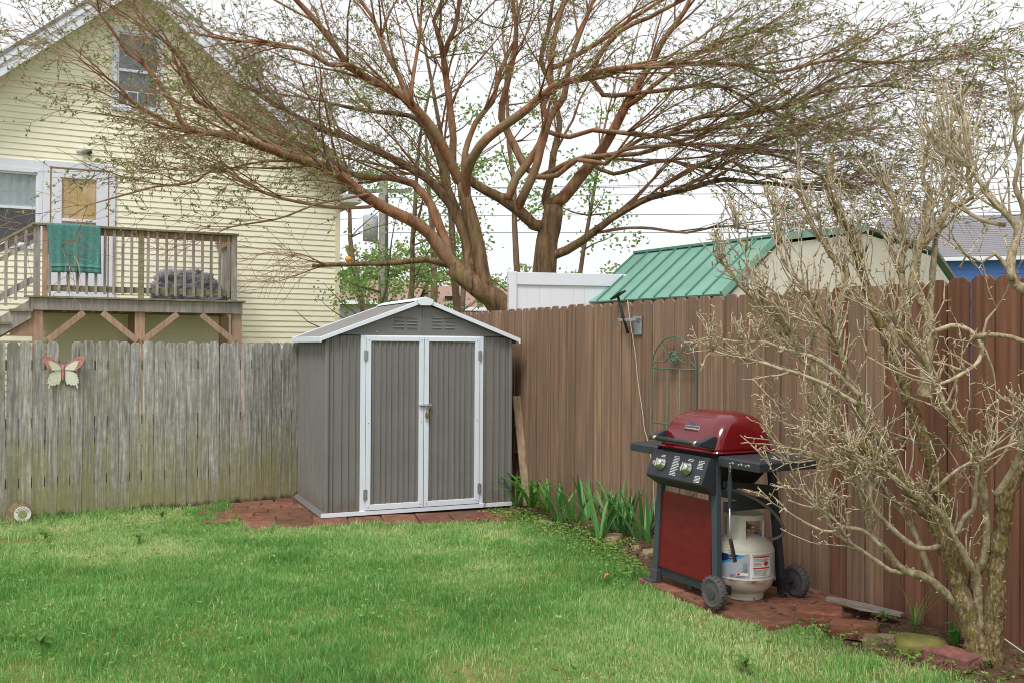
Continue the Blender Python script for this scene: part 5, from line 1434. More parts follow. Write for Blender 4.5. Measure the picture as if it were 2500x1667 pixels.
B_L = [
 ('trunk', 'bark_trunk', PX([(1338, 846 + F * EYE / TB, TB, 34), (1335, 800, TB, 31), (1330, 664, TB, 30), (1335, 590, TB, 27), (1350, 530, TB, 25), (1352, 505, TB, 22)]), 0.0),
 ('limb', 'bark_tree', c1([(1140, 1060), (1190, 1000), (1280, 880), (1360, 780), (1440, 660), (1500, 540), (1560, 430), (1640, 300), (1700, 190), (1790, 60), (1850, -60)], TB, TB - .8, 19, 6), 1.5),
 ('limb', 'bark_trunk', c1([(1100, 1150), (1040, 1130), (960, 1060), (870, 1000), (740, 930), (690, 880)], TB, TB - .3, 19, 12), 0.2),
 ('limb', 'bark_tree', c1([(970, 1060), (1000, 960), (1050, 820), (1085, 690), (1110, 600), (1085, 530), (1130, 440), (1120, 340), (1150, 180), (1180, 60), (1230, -60)], TB - .2, TB - .5, 14, 5), 1.2),
 ('limb', 'bark_tree', c1([(915, 1000), (950, 900), (1040, 770), (1120, 600), (1190, 490), (1215, 360), (1240, 240), (1290, 120), (1350, -20)], TB - .2, TB + .4, 13, 6), 1.2),
 ('limb', 'bark_trunk', c1([(1100, 1020), (1120, 900), (1140, 780), (1165, 640), (1150, 500), (1080, 300), (1120, 100), (1140, -80)], TB + .2, TB + 1.2, 12, 5), 1.0),
 ('limb', 'bark_tree', c1([(880, 600), (895, 450), (930, 300), (950, 150), (930, 0), (920, -120)], TB + .4, TB + .6, 11, 4), 1.0),
 ('limb', 'bark_trunk', c1([(1130, 1290), (1200, 1260), (1280, 1220), (1430, 1100), (1570, 1020), (1700, 980), (1857, 940), (2000, 905), (2150, 915), (2300, 940), (2500, 960)], TB, TB - 1.2, 14, 4), 1.7),
 ('limb', 'bark_tree', c1([(1060, 890), (1200, 830), (1300, 790), (1450, 770), (1600, 700), (1857, 650), (2050, 640), (2300, 600)], TB, TB - 1.5, 9, 3), 1.8),
 ('limb', 'bark_tree', c1([(1150, 880), (1260, 800), (1400, 820), (1480, 760), (1650, 740), (1857, 720), (2100, 760), (2300, 800), (2500, 900)], TB - .3, TB - 1.9, 8, 2.5), 1.6),
 ('limb', 'bark_tree', c1([(1220, 690), (1330, 660), (1500, 670), (1700, 690), (1857, 740), (2100, 840), (2400, 980)], TB - .2, TB - 2.0, 7, 2.5), 1.6),
 ('limb', 'bark_tree', c2([(-60, 430), (150, 370), (450, 360), (700, 375), (940, 420), (1230, 345), (1550, 350), (1850, 350), (2020, 320), (2110, 310)], TB - .6, TB - 2.8, 8, 1.8), 1.3),
 ('limb', 'bark_tree', c2([(-60, 540), (250, 530), (480, 490), (600, 490), (850, 620), (1000, 660), (1170, 720), (1400, 780)], TB - .4, TB - 2.2, 7, 2), 1.6),
 ('limb', 'bark_tree', c2([(-40, 760), (300, 780), (460, 680), (650, 660), (870, 640), (1050, 590), (1250, 520), (1550, 490), (1800, 530), (1950, 555)], TB - .4, TB - 2.6, 7, 1.8), 1.4),
 ('limb', 'bark_tree', c2([(0, 900), (200, 870), (430, 800), (700, 690), (1000, 600), (1300, 430), (1600, 330), (1850, 260)], TB - .3, TB - 2.2, 7, 1.8), 1.2),
 ('limb', 'bark_tree', c2([(60, 640), (160, 560), (300, 430), (500, 300), (700, 210), (860, 170)], TB - .4, TB - 1.2, 9, 2.5), 1.6),
 ('limb', 'bark_tree', c2([(-100, 320), (40, 180), (200, 100), (400, 0), (600, -80)], TB - .6, TB - 1.2, 8, 4), 1.3),
 ('limb', 'bark_tree', c2([(-300, 380), (-100, 250), (100, 110), (250, 20), (420, -80)], TB - .2, TB - .6, 8, 4), 1.3),
 ('limb', 'bark_tree', c2([(0, 1000), (250, 930), (500, 960), (800, 1000), (1100, 1050), (1350, 1080)], TB - .3, TB - 1.8, 6, 2), 1.6),
 ('limb', 'bark_tree', c2([(270, 1080), (400, 1000), (620, 890), (900, 800), (1150, 700), (1400, 620), (1650, 560)], TB - .6, TB - 2.4, 6, 1.8), 1.6),
 ('limb', 'twig', c2([(-60, 1330), (150, 1310), (420, 1340), (600, 1300), (850, 1330)], TB - .2, TB - .8, 5, 2), 1.0),
]
big_tree(ta_, rel(ta_, A_L), 11, 16, 7, 4, 0.042)
big_tree(tb_, rel(tb_, B_L), 23, 10, 6, 4, 0.042, strict=0.66, lmul=1.25)
# ---- orange ball on the low limb
ob = dep(850, 633, TA - .55)
m = MB().lathe([(0.006, -0.044), (0.026, -0.036), (0.041, -0.015), (0.045, 0.0), (0.041, 0.016), (0.026, 0.035), (0.006, 0.042)], 16).build('orange_ball', M['orange'], smooth=True)
m.location = ob; tag(m, 'small orange ball lodged on the low horizontal limb', 'ball')

# ---- leafy trees farther back
def leafy_tree(label, px, Y, stems, crown, nleaf, seed, lsz, mat, name='leafy_tree', bk='bark_far'):
    r = random.Random(seed)
    b = dep(px, 700, Y)
    root = thing(name, label, 'tree', (b.x, b.y, 0), group='leafing trees farther back')
    tk_, bw, lv = MB(), MB(), Leaves()
    tips = []
    for (dx, h, rad, lean) in stems:
        p = Vector((dx, r.uniform(-.3, .3), 0)); pts, _ = walk(r, p, Vector((lean, 0, 1)), h, 10, 0.06, up=0.05)
        tk_.tube(pts, [rad * (1 - 0.8 * k / 10) for k in range(11)], 8)
        for s in range(16):
            j = r.randint(3, 10); q, _ = walk(r, pts[j], Vector((r.gauss(0, 1), r.gauss(0, 1), r.uniform(0.1, .9))), r.uniform(0.6, 1.9), 5, 0.12, up=0.05)
            bw.tube(q, [0.018 * (1 - 0.8 * k / 5) for k in range(6)], 4)
            tips += q[2:]
    cl = []
    for (cx, cy, cz_, rx, ry, rz_, k) in crown:
        for q in range(k):
            v = Vector((r.gauss(0, .5), r.gauss(0, .5), r.gauss(0, .5))); c_ = Vector((cx + v.x * rx, cy + v.y * ry, cz_ + v.z * rz_))
            if tips and Y < 30: c_ = c_.lerp(min(tips, key=lambda w: (w - c_).length), 0.85)
            cl.append((c_, r.uniform(0.10, 0.26) * (1 if Y < 30 else 1.4), r.random()))
    for q in range(nleaf):
        c, s, t = cl[r.randrange(len(cl))]
        p = c + Vector((r.gauss(0, s), r.gauss(0, s), r.gauss(0, s * 0.6)))
        if p.z < 0.8: continue
        lv.add(p, (r.gauss(0, 1), r.gauss(0, 1), r.gauss(-.2, .7)), r.uniform(.6, 1.3) * lsz, lsz * .32, min(1, max(0, t * .7 + r.random() * .3)))
    tk_.build('trunk', M[bk], root, smooth=True); o = bw.build('branches', M[bk], root, smooth=True); o['kind'] = 'stuff'
    lv.build('crown', mat, root, seed)
leafy_tree('bright green leafing tree behind the orange-barked trunks', 1140, 19, [(-0.9, 7, .08, -.03), (-0.2, 8, .10, 0), (0.9, 8, .09, .05), (1.9, 7, .07, .1)], [(0, 0, 5.2, 3.6, 2, 3.4, 90), (2.2, 0, 4.2, 2.6, 2, 2.2, 40), (-1.2, 0, 3.2, 2.0, 1.5, 1.4, 26)], 4300, 3, 0.085, 'spring_leaf')
leafy_tree('leafing tree with thin dark stems beside the utility pole', 1030, 23, [(-1.1, 6, .12, 0), (0.2, 7, .13, .02), (0.9, 6, .1, .0)], [(-0.6, 0, 3.0, 1.8, 1.5, 1.2, 26), (.4, 0, 4.6, 2.4, 2, 2.4, 36)], 2400, 5, 0.10, 'spring_leaf')
leafy_tree('rounded yellow-green tree above the low brown roof', 880, 60, [(-2, 5, .2, 0), (1.5, 5, .2, 0)], [(-1.5, 0, 5.4, 4.5, 3, 2.0, 70), (3.0, 0, 5.8, 4.5, 3, 2.4, 70)], 6500, 7, 0.26, 'far_leaf')
leafy_tree('pale green tree far behind the second brown roof', 1300, 64, [(0, 6, .2, 0)], [(0, 0, 4.5, 9, 3, 2.4, 90)], 4500, 8, 0.26, 'far_leaf')
leafy_tree('small bright green sapling behind the shed roof ridge', 935, 14.5, [(0, 2.6, .03, 0)], [(0, 0, 2.25, .7, .5, .55, 16), (.55, 0, 2.7, .5, .5, .3, 6)], 750, 9, 0.065, 'spring_leaf')

# ---- bare shrub in front of the brown fence
sb0 = gnd(2400, 1628)
shrub = thing('bare_shrub', 'bare mossy multi-stemmed shrub with knobbly pale twigs by the brown fence', 'shrub', (sb0.x, sb0.y, 0))
def z8(x, y): return (1800 + x / 2.351, 1000 + y / 2.351)
def z7(x, y): return (1700 + x / 2.24, 300 + y / 2.24)
def stem(pts, Y0, Y1, r0, r1):
    n = len(pts); out = []
    for k, (x, y) in enumerate(pts):
        t = k / (n - 1); Y = Y0 + (Y1 - Y0) * t; p = dep(x, y, Y)
        out.append((p.x - sb0.x, p.y - sb0.y, max(-0.05, p.z), (r0 + (r1 - r0) * t ** 0.8)))
    return out
Yb = sb0.y
S_L = [
 ('trunk', 'bark_bush', stem([z8(1410, 1500), z8(1370, 1330), z8(1310, 1150), z8(1250, 900), z8(1180, 740), z8(1090, 590), z8(980, 450), z8(860, 340), z8(760, 240), z8(640, 160), z8(560, 60)], Yb, Yb + .05, .060, .017), 1.2),
 ('trunk', 'bark_bush', stem([z8(1460, 1510), z8(1470, 1300), z8(1480, 1100), z8(1500, 800), z8(1530, 560), z8(1570, 430), z8(1650, 320), z8(1760, 180)], Yb, Yb - .25, .054, .026), .6),
 ('trunk', 'bark_bush', stem([z8(1260, 960), z8(1190, 560), z8(1130, 350), z8(1060, 150), z8(1010, 0), z7(1000, 1080), z7(945, 950), z7(890, 750), z7(840, 600), z7(740, 420), z7(730, 330), z7(745, 180)], Yb + .05, Yb + .15, .042, .010), 1.3),
 ('stem', 'bush_stem', stem([z8(1400, 1300), z8(1380, 1050), z8(1370, 930), z8(1300, 830), z8(1200, 640), z8(1130, 560), z8(1000, 480), z8(900, 390), z8(780, 330), z8(640, 260)], Yb, Yb - .3, .026, .008), 1.2),
 ('stem', 'bush_stem', stem([z8(1250, 1110), z8(1100, 970), z8(960, 920), z8(830, 780), z8(760, 690), z8(740, 560), z8(640, 340), z8(480, 280), z8(380, 240), z8(240, 200), z8(180, 150)], Yb + .02, Yb - .2, .024, .005), 1.2),
 ('stem', 'bush_twig', stem([z8(1000, 940), z8(880, 920), z8(740, 820), z8(620, 740), z8(570, 690), z8(490, 570), z8(400, 480), z8(300, 370)], Yb, Yb - .3, .013, .004), 1.2),
 ('stem', 'bush_twig', stem([z8(560, 690), z8(480, 690), z8(390, 650), z8(330, 610), z8(260, 570)], Yb - .25, Yb - .4, .008, .003), .8),
 ('stem', 'bush_twig', stem([z8(830, 790), z8(720, 690), z8(600, 660), z8(520, 590), z8(440, 560), z8(360, 540), z8(290, 520)], Yb - .1, Yb - .35, .010, .003), 1.0),
 ('stem', 'bush_twig', stem([z8(1150, 780), z8(1050, 790), z8(940, 720), z8(850, 640), z8(770, 540), z8(750, 420), z8(700, 360), z8(620, 280), z8(500, 200), z8(400, 110)], Yb, Yb - .3, .014, .004), 1.1),
 ('stem', 'bush_stem', stem([z8(1120, 960), z8(1060, 800), z8(1010, 680), z8(960, 590), z8(850, 490), z8(760, 400), z8(700, 330), z8(600, 260), z8(540, 160), z8(420, 60)], Yb + .05, Yb + .2, .018, .005), 1.0),
 ('stem', 'bush_stem', stem([z8(1380, 920), z8(1420, 840), z8(1425, 620), z8(1405, 430), z8(1380, 290), z8(1300, 150), z8(1230, 60), z7(1260, 1330), z7(1160, 1180), z7(1060, 1050)], Yb - .05, Yb - .35, .022, .010), .9),
 ('stem', 'bush_twig', stem([z8(1265, 720), z8(1300, 610), z8(1360, 560), z8(1370, 440), z8(1380, 320)], Yb - .1, Yb - .3, .013, .008), .7),
 ('stem', 'bush_twig', stem([z8(1480, 480), z8(1560, 380), z8(1610, 280), z8(1646, 150), z8(1690, 20)], Yb - .25, Yb - .5, .016, .010), .6),
 ('stem', 'bush_twig', stem([z8(1120, 470), z8(1180, 420), z8(1260, 350), z8(1330, 310), z8(1390, 310), z8(1480, 230), z8(1610, 190)], Yb - .1, Yb - .45, .010, .004), .8),
 ('stem', 'bush_stem', stem([z8(1000, 440), z8(900, 300), z8(820, 190), z8(740, 90), z8(700, 0), z7(760, 1180), z7(700, 1100), z7(620, 960), z7(540, 880), z7(430, 1040)], Yb + .1, Yb - .1, .022, .006), 1.3),
 ('stem', 'bush_stem', stem([z8(850, 340), z8(760, 260), z8(640, 170), z8(560, 80), z7(600, 1280), z7(540, 1180), z7(430, 1050), z7(330, 970), z7(240, 900), z7(180, 800), z7(110, 740)], Yb + .1, Yb - .1, .026, .005), 1.6),
 ('stem', 'bush_twig', stem([z7(900, 1500), z7(750, 1350), z7(620, 1280), z7(480, 1240), z7(380, 1200), z7(250, 1200), z7(150, 1180), z7(60, 1160)], Yb, Yb - .25, .014, .003), 1.3),
 ('stem', 'bush_twig', stem([z7(880, 1540), z7(720, 1440), z7(560, 1370), z7(420, 1330), z7(300, 1290), z7(180, 1270), z7(60, 1240)], Yb - .05, Yb - .3, .013, .003), 1.3),
 ('stem', 'bush_stem', stem([z7(780, 1260), z7(770, 1080), z7(800, 950), z7(820, 820), z7(740, 730), z7(640, 560), z7(580, 420), z7(530, 330)], Yb + .1, Yb + .1, .020, .006), 1.4),
 ('stem', 'bush_stem', stem([z7(1090, 1330), z7(1080, 1150), z7(1130, 980), z7(1120, 820), z7(1130, 640), z7(1090, 480), z7(1060, 380), z7(1000, 330)], Yb + .1, Yb + .15, .026, .008), 1.4),
 ('stem', 'bush_stem', stem([z7(1250, 1500), z7(1260, 1250), z7(1270, 1050), z7(1190, 900), z7(1210, 740), z7(1260, 560), z7(1280, 420), z7(1240, 300), z7(1260, 190)], Yb, Yb + .1, .034, .008), 1.5),
 ('stem', 'bush_stem', stem([z7(1230, 700), z7(1320, 560), z7(1400, 470), z7(1500, 410), z7(1480, 300), z7(1500, 180), z7(1470, 60), z7(1450, -60)], Yb + .05, Yb - .1, .018, .006), 1.4),
 ('stem', 'bush_stem', stem([z7(1270, 1150), z7(1290, 900), z7(1300, 700), z7(1340, 560), z7(1390, 400), z7(1420, 270), z7(1400, 120), z7(1380, 0)], Yb + .1, Yb, .020, .006), 1.4),
 ('stem', 'bush_stem', stem([z7(1500, 1180), z7(1600, 1160), z7(1720, 1170), z7(1800, 1200), z7(1900, 1260)], Yb - .3, Yb - .5, .014, .008), 1.0),
 ('stem', 'bush_stem', stem([z7(1900, 960), z7(1750, 890), z7(1720, 800), z7(1740, 680), z7(1760, 580), z7(1690, 500), z7(1610, 420), z7(1540, 300), z7(1480, 230)], Yb - .5, Yb - .4, .024, .007), 1.4),
 ('stem', 'bush_stem', stem([z7(1730, 860), z7(1690, 770), z7(1640, 720), z7(1560, 760), z7(1480, 720), z7(1440, 800)], Yb - .5, Yb - .45, .013, .005), 1.0),
 ('stem', 'bush_stem', stem([z7(1755, 620), z7(1790, 480), z7(1740, 330), z7(1770, 200), z7(1740, 60), z7(1770, -90)], Yb - .45, Yb - .5, .014, .005), 1.3),
 ('stem', 'bush_twig', stem([z7(1690, 560), z7(1580, 540), z7(1500, 500), z7(1440, 400), z7(1400, 250), z7(1330, 130)], Yb - .4, Yb - .35, .011, .004), 1.2),
 ('stem', 'bush_twig', stem([z7(1280, 1150), z7(1400, 1110), z7(1500, 1130), z7(1560, 1200), z7(1540, 1300), z7(1400, 1400), z7(1300, 1430)], Yb - .1, Yb - .4, .012, .008), 1.0),
 ('stem', 'bush_twig', stem([z7(1560, 1200), z7(1590, 1080), z7(1640, 1010), z7(1670, 970)], Yb - .3, Yb - .35, .007, .003), .6),
 ('stem', 'bush_twig', stem([z7(600, 900), z7(480, 760), z7(440, 560), z7(420, 430)], Yb, Yb, .010, .003), 1.3),
 ('stem', 'bush_twig', stem([z7(340, 980), z7(300, 800), z7(240, 640), z7(220, 540)], Yb - .1, Yb - .1, .008, .003), 1.2),
]
r = random.Random(77)
tw, lv, spur = MB(), Leaves(), MB()
so = shrub.location
for name, mat, pts, dens in S_L:
    path = smooth_path(pts, 0.02 if pts[0][3] > .03 else .035)
    PP = [Vector(q[:3]) + Vector((mnoise.noise(Vector(q[:3]) * 9), mnoise.noise(Vector(q[:3]) * 9 + Vector((5, 0, 0))), mnoise.noise(Vector(q[:3]) * 9 + Vector((0, 5, 0))))) * 0.009 for q in path]
    RR = [max(0.0022, q[3] * (1 + 0.22 * mnoise.noise(Vector(q[:3]) * 22) + 0.16 * mnoise.noise(Vector(q[:3]) * 60))) for q in path]
    MB().tube(PP, RR, 22 if RR[0] > 0.03 else 10, gnarl=(0.16, 42) if RR[0] > 0.02 else (0.12, 60)).build(name, M[mat], shrub, smooth=True)
    n = len(PP)
    def shoot(p, d, L, r0, depth):
        wpx = 1250 + F * (p.x + so.x) / (p.y + so.y)
        if wpx < 1900: L = min(L, 0.13)
        if p.z > (2.2 if wpx < 2250 else 2.5): L *= 0.5
        if p.z > (2.35 if wpx < 2200 else 2.75): return
        k = max(3, int(L / 0.035))
        hi = (p.z > 1.7); q, dd = walk(r, p, d + Vector((0, 0, .5 if hi else 0)), L * (1.25 if hi else 1), k, 0.10, up=0.05)
        tw.tube(q, [max(0.0019, r0 * (1 - 0.55 * i / k)) for i in range(k + 1)], 5 if r0 > 0.004 else 4)
        for i in range(1, k + 1):
            if r.random() < 0.5:                                   # knobbly spur or bud
                t = (q[i] - q[i - 1]).normalized(); s = (t * 0.5 + perp(r, t)).normalized()
                ln = r.uniform(0.006, 0.02)
                tw.tube([q[i], q[i] + s * ln, q[i] + s * ln * 1.4], [0.0028, 0.0034, 0.0010], 4)
                if r.random() < 0.35: 
                    for _ in range(2): lv.add(q[i] + s * ln * 1.2, s + Vector((r.gauss(0, .5), r.gauss(0, .5), r.gauss(.3, .4))), r.uniform(.008, .018), .0035, r.random())
            if depth > 0 and i > 1 and r.random() < (0.30 if depth > 1 else 0.22):
                t = (q[i] - q[i - 1]).normalized()
                shoot(q[i], t * r.uniform(.4, .9) + perp(r, t) * r.uniform(.5, .9) + Vector((0, 0, .2)), L * r.uniform(.3, .6), r0 * 0.68, depth - 1)
    m = int(dens * n * (0.85 if pts[0][3] <= .03 else 0.24))
    for s in range(m):
        u = r.uniform(0.12, 1.0) ** 0.6 if s > 5 else 0.985
        i = min(n - 2, int(u * (n - 1)))
        if PP[i].z < 0.42: continue
        wx, wy, wz = PP[i].x + so.x, PP[i].y + so.y, PP[i].z
        if 1250 + F * wx / wy < 1990 and wz < 1.5 and r.random() < (0.70 if wz < 1.2 else 0.15): continue
        t = (PP[i + 1] - PP[i]).normalized()
        sd = perp(r, t); sd.y *= 0.7
        shoot(PP[i], t * r.uniform(.3, 1.0) + sd * r.uniform(.5, 1.0) + Vector((-0.05, -0.05, .35)), r.uniform(0.08, 0.36), min(max(RR[i] * 0.7, .003), r.uniform(0.0032, 0.0064)), 2)
    for cl_ in range(2):                                            # broom-like clusters of upright shoots
        i = min(n - 2, int(r.choice((0.5, 0.62, 0.75, 0.85, 0.95, 0.99)) * (n - 1)))
        if PP[i].z < 1.45 or 1250 + F * (PP[i].x + so.x) / (PP[i].y + so.y) > 2230: continue
        for s in range(r.randint(3, 5)):
            shoot(PP[i] + Vector((r.gauss(0, .012), r.gauss(0, .012), 0)), Vector((r.gauss(0, .42), r.gauss(0, .42), 1.0)), r.uniform(0.10, 0.32), r.uniform(0.0036, 0.006), 1)
    for s in range(int(n * 0.5)):                                    # bumps and moss tufts on old wood
        i = r.randrange(n); t = (PP[min(i + 1, n - 1)] - PP[max(0, i - 1)]).normalized(); sd = perp(r, t)
        b = PP[i] + sd * RR[i] * 0.9
        spur.tube([b, b + sd * 0.012 + t * 0.006], [r.uniform(.003, .006), .0018], 5)
        if RR[i] > 0.012 and r.random() < 0.6:
            for _ in range(4): lv.add(b, sd + Vector((r.gauss(0, .6), r.gauss(0, .6), r.gauss(0, .6))), r.uniform(.006, .014), .004, r.random() * .5)
for nm, b_, mt in (('twigs', tw, 'bush_twig'), ('spurs', spur, 'bush_twig')):
    o = b_.build(nm, M[mt], shrub, smooth=True); o['kind'] = 'stuff'
lv.build('buds', 'bush_bud', shrub, 5)
# wire tied to the shrub, and a pale cable at its foot
def wire(name, label, mat, pts, rad):
    return tag(MB().tube(smooth_path([dep(*p) for p in pts], 0.04), rad, 6).build(name, M[mat], smooth=True), label, 'wire')
wire('garden_wire', 'thin green garden wire strung through the bare shrub', 'trellis', [(2035, 1022, Yb - .02), (2110, 1045, Yb - .05), (2180, 1070, Yb - .12), (2260, 1082, Yb - .18), (2340, 1084, Yb - .2), (2420, 1060, Yb - .1), (2500, 1038, Yb)], 0.0022)
wire('ground_cable', 'thin pale cable running from the shrub base out along the fence', 'pale_cord', [(2425, 1535, Yb + .02), (2450, 1557, Yb - .03), (2500, 1592, Yb - .1), (2560, 1640, Yb - .2)], 0.0035)
# ---- irises and daylilies
def blade(h, w, lean, bend, fold=0.25, arch=False, n=9):
    mb = MB()
    for k in range(n + 1):
        t = k / n
        ww = w * (0.72 + 0.5 * t) * (1 - t ** 3.2) if not arch else w * (0.6 + 0.6 * min(1, t * 2)) * (1 - t ** 2.2)
        if k == n: ww = 0.0006
        if arch: x, z = lean * t + bend * t ** 2.2, h * (t - 0.42 * t ** 2.6)
        else: x, z = lean * t + bend * t ** 2.5, h * t * (1 - abs(bend) * 0.35 * t * t)
        mb.v.extend([(x, -ww, z), (x + fold * ww, 0, z), (x, ww, z)])
    for k in range(n):
        a = 3 * k
        mb.f += [(a, a + 1, a + 4, a + 3), (a + 1, a + 2, a + 5, a + 4)]
    return mb
rl = random.Random(31)
def plant(name, label, cat, p, n, hmin, hmax, w, mat, spread, arch=False, group=None):
    dfe = (Vector(p) - BF_O).dot(BF_V)
    if name in ('iris', 'daylily'):
        for _ in range(60):
            if (Vector(p) - BF_O).dot(BF_V) < -0.11: break
            p = Vector(p) * 0.995
        p = Vector((p[0], p[1], 0.045))
    root = thing(name, label, cat, p, 0, group)
    for k in range(n):
        h = 1.08 * rl.uniform(hmin, hmax)
        b = blade(h, w * rl.uniform(.8, 1.15), rl.uniform(.1, .7) * h * (1.5 if arch else 1), rl.uniform(-.05, .5) * h if not arch else rl.uniform(.5, 1.1) * h, arch=arch)
        o = b.build('leaf', M[mat], root, smooth=True)
        a = rl.uniform(0, 2 * math.pi)
        rr = spread * math.sqrt(rl.random())
        o.location = (rr * math.cos(a), rr * math.sin(a), -0.005); o.rotation_euler = (0, 0, a + rl.gauss(0, .5))
    return root
PG = 'plants in the bed by the brown fence'
plant('daylily', 'arching daylily tuft growing at the shed corner', 'plant', gz(1262, 1240, .01), 8, .34, .50, .013, 'daylily', .03, True, PG)
plant('daylily', 'larger daylily tuft in front of the wooden ladder', 'plant', gz(1302, 1236, .02), 13, .38, .60, .014, 'daylily', .07, True, PG)
plant('daylily', 'low daylily between the ladder and the iris bed', 'plant', gz(1345, 1246, .02), 8, .34, .5, .014, 'daylily', .05, True, PG)
for (px, py, n, h0, h1, lab) in ((1366, 1284, 12, .24, .38, 'leaning iris clump nearest the daylilies'), (1398, 1290, 10, .24, .40, 'iris clump just past the leaning one'), (1428, 1280, 12, .28, .44, 'tall iris clump against the brown fence boards'), (1462, 1326, 14, .26, .42, 'broad iris clump at the lawn edge'), (1490, 1290, 8, .26, .38, 'iris clump behind the broad one'), (1510, 1312, 11, .28, .42, 'iris clump above the smooth tan stone'), (1535, 1306, 7, .26, .40, 'narrow iris clump with a dry stalk'), (1568, 1312, 13, .30, .46, 'tall iris clump next to the grill leg'), (1592, 1300, 7, .30, .44, 'iris clump half hidden by the red grill panel')):
    plant('iris', lab, 'plant', gz(px, py, .015), n, h0, h1, .0165, 'iris', .05, False, PG)
# seedling at the shrub foot, weeds on the lawn
def leafy(name, label, p, n, sz, mat, h, group=None, wr=.38):
    root = thing(name, label, 'plant', p, rl.uniform(0, 6), group)
    for k in range(n):
        mb = MB(); L = sz * rl.uniform(.7, 1.2); m_ = 7
        for q in range(m_ + 1):
            t = q / m_; w = L * wr * math.sin(math.pi * min(1, .04 + .96 * t)) ** .8; mb.v.extend([(L * t, -w, h * min(1, 2.5 * t) - L * .25 * t * t), (L * t, 0, h * min(1, 2.5 * t) - L * .25 * t * t - w * .25), (L * t, w, h * min(1, 2.5 * t) - L * .25 * t * t)])
        for q in range(m_): a = 3 * q; mb.f += [(a, a + 1, a + 4, a + 3), (a + 1, a + 2, a + 5, a + 4)]
        o = mb.build('leaf', M[mat], root, smooth=True); o.rotation_euler = (0, 0, 2.4 * k + rl.uniform(-.3, .3)); o.location = (0, 0, k * h * .12)
    if h > .06: MB().tube([(0, 0, -.01), (0.004, 0, h * (1 + .12 * n))], .002, 6).build('stem', M[mat], root)
    return root
leafy('seedling', 'seedling with glossy upright leaves at the foot of the bare shrub', gz(2335, 1590, .01), 4, .075, 'daylily', .10)
leafy('seedling', 'small green seedling beside the split grey plank', gz(2160, 1530, .02), 7, .04, 'clover', .04)
leafy('weed', 'broad grey-green weed next to the pinkish brick', gz(2398, 1630, .01), 5, .06, 'clover', .03, wr=.5)
for k, (px, py, lab) in enumerate(((395, 1268, 'pale broadleaf weed near the algae-stained fence'), (110, 1320, 'broadleaf weed beside the bare dirt patch'), (340, 1325, 'small pale weed in the middle of the left lawn'), (100, 1582, 'dandelion weed low in the lawn by the worn spot'), (1820, 1640, 'light green weed in the lawn below the grill'))):
    leafy('weed', lab, gz(px, py, .02), 8, .075, 'clover', .035, 'weeds in the lawn', wr=.22)
gt = plant('grass_tuft', 'tall grass tuft in the bed under the bare shrub', 'plant', gz(2232, 1543, .02), 12, .10, .22, .003, 'daylily', .02)
# ---- fallen leaves
for k, (px, py, sz, lab) in enumerate(((1484, 1422, .055, 'curled tan dead leaf on the lawn left of the grill'), (1184, 1243, .06, 'crumpled brown dead leaf on the paver by the shed door'), (612, 1322, .05, 'dead brown leaf on the lawn before the shed'), (2195, 1567, .035, 'orange dead leaf beside the mossy stone'), (1168, 1276, .035, 'small dead leaf at the paver edge'))):
    mb = MB(); nn = 9
    for i in range(nn + 1):
        t = i / nn; w = sz * .42 * math.sin(math.pi * min(1, .05 + .95 * t)) * (1 + .35 * math.sin(i * 2.3)); zc = .3 * sz * math.sin(t * 3)
        mb.v.extend([(sz * (t - .5), -w, zc + .5 * w), (sz * (t - .5), 0, zc), (sz * (t - .5), w, zc + .6 * w)])
    for i in range(nn): a = 3 * i; mb.f += [(a, a + 1, a + 4, a + 3), (a + 1, a + 2, a + 5, a + 4)]
    o = mb.build('dead_leaf', M['dead_leaf'], smooth=False); o.location = gz(px, py, .03 if py > 1250 else .036); o.rotation_euler = (rl.uniform(-.4, .4), rl.uniform(-.3, .3), rl.uniform(0, 6)); tag(o, lab, 'leaf', 'fallen dead leaves')

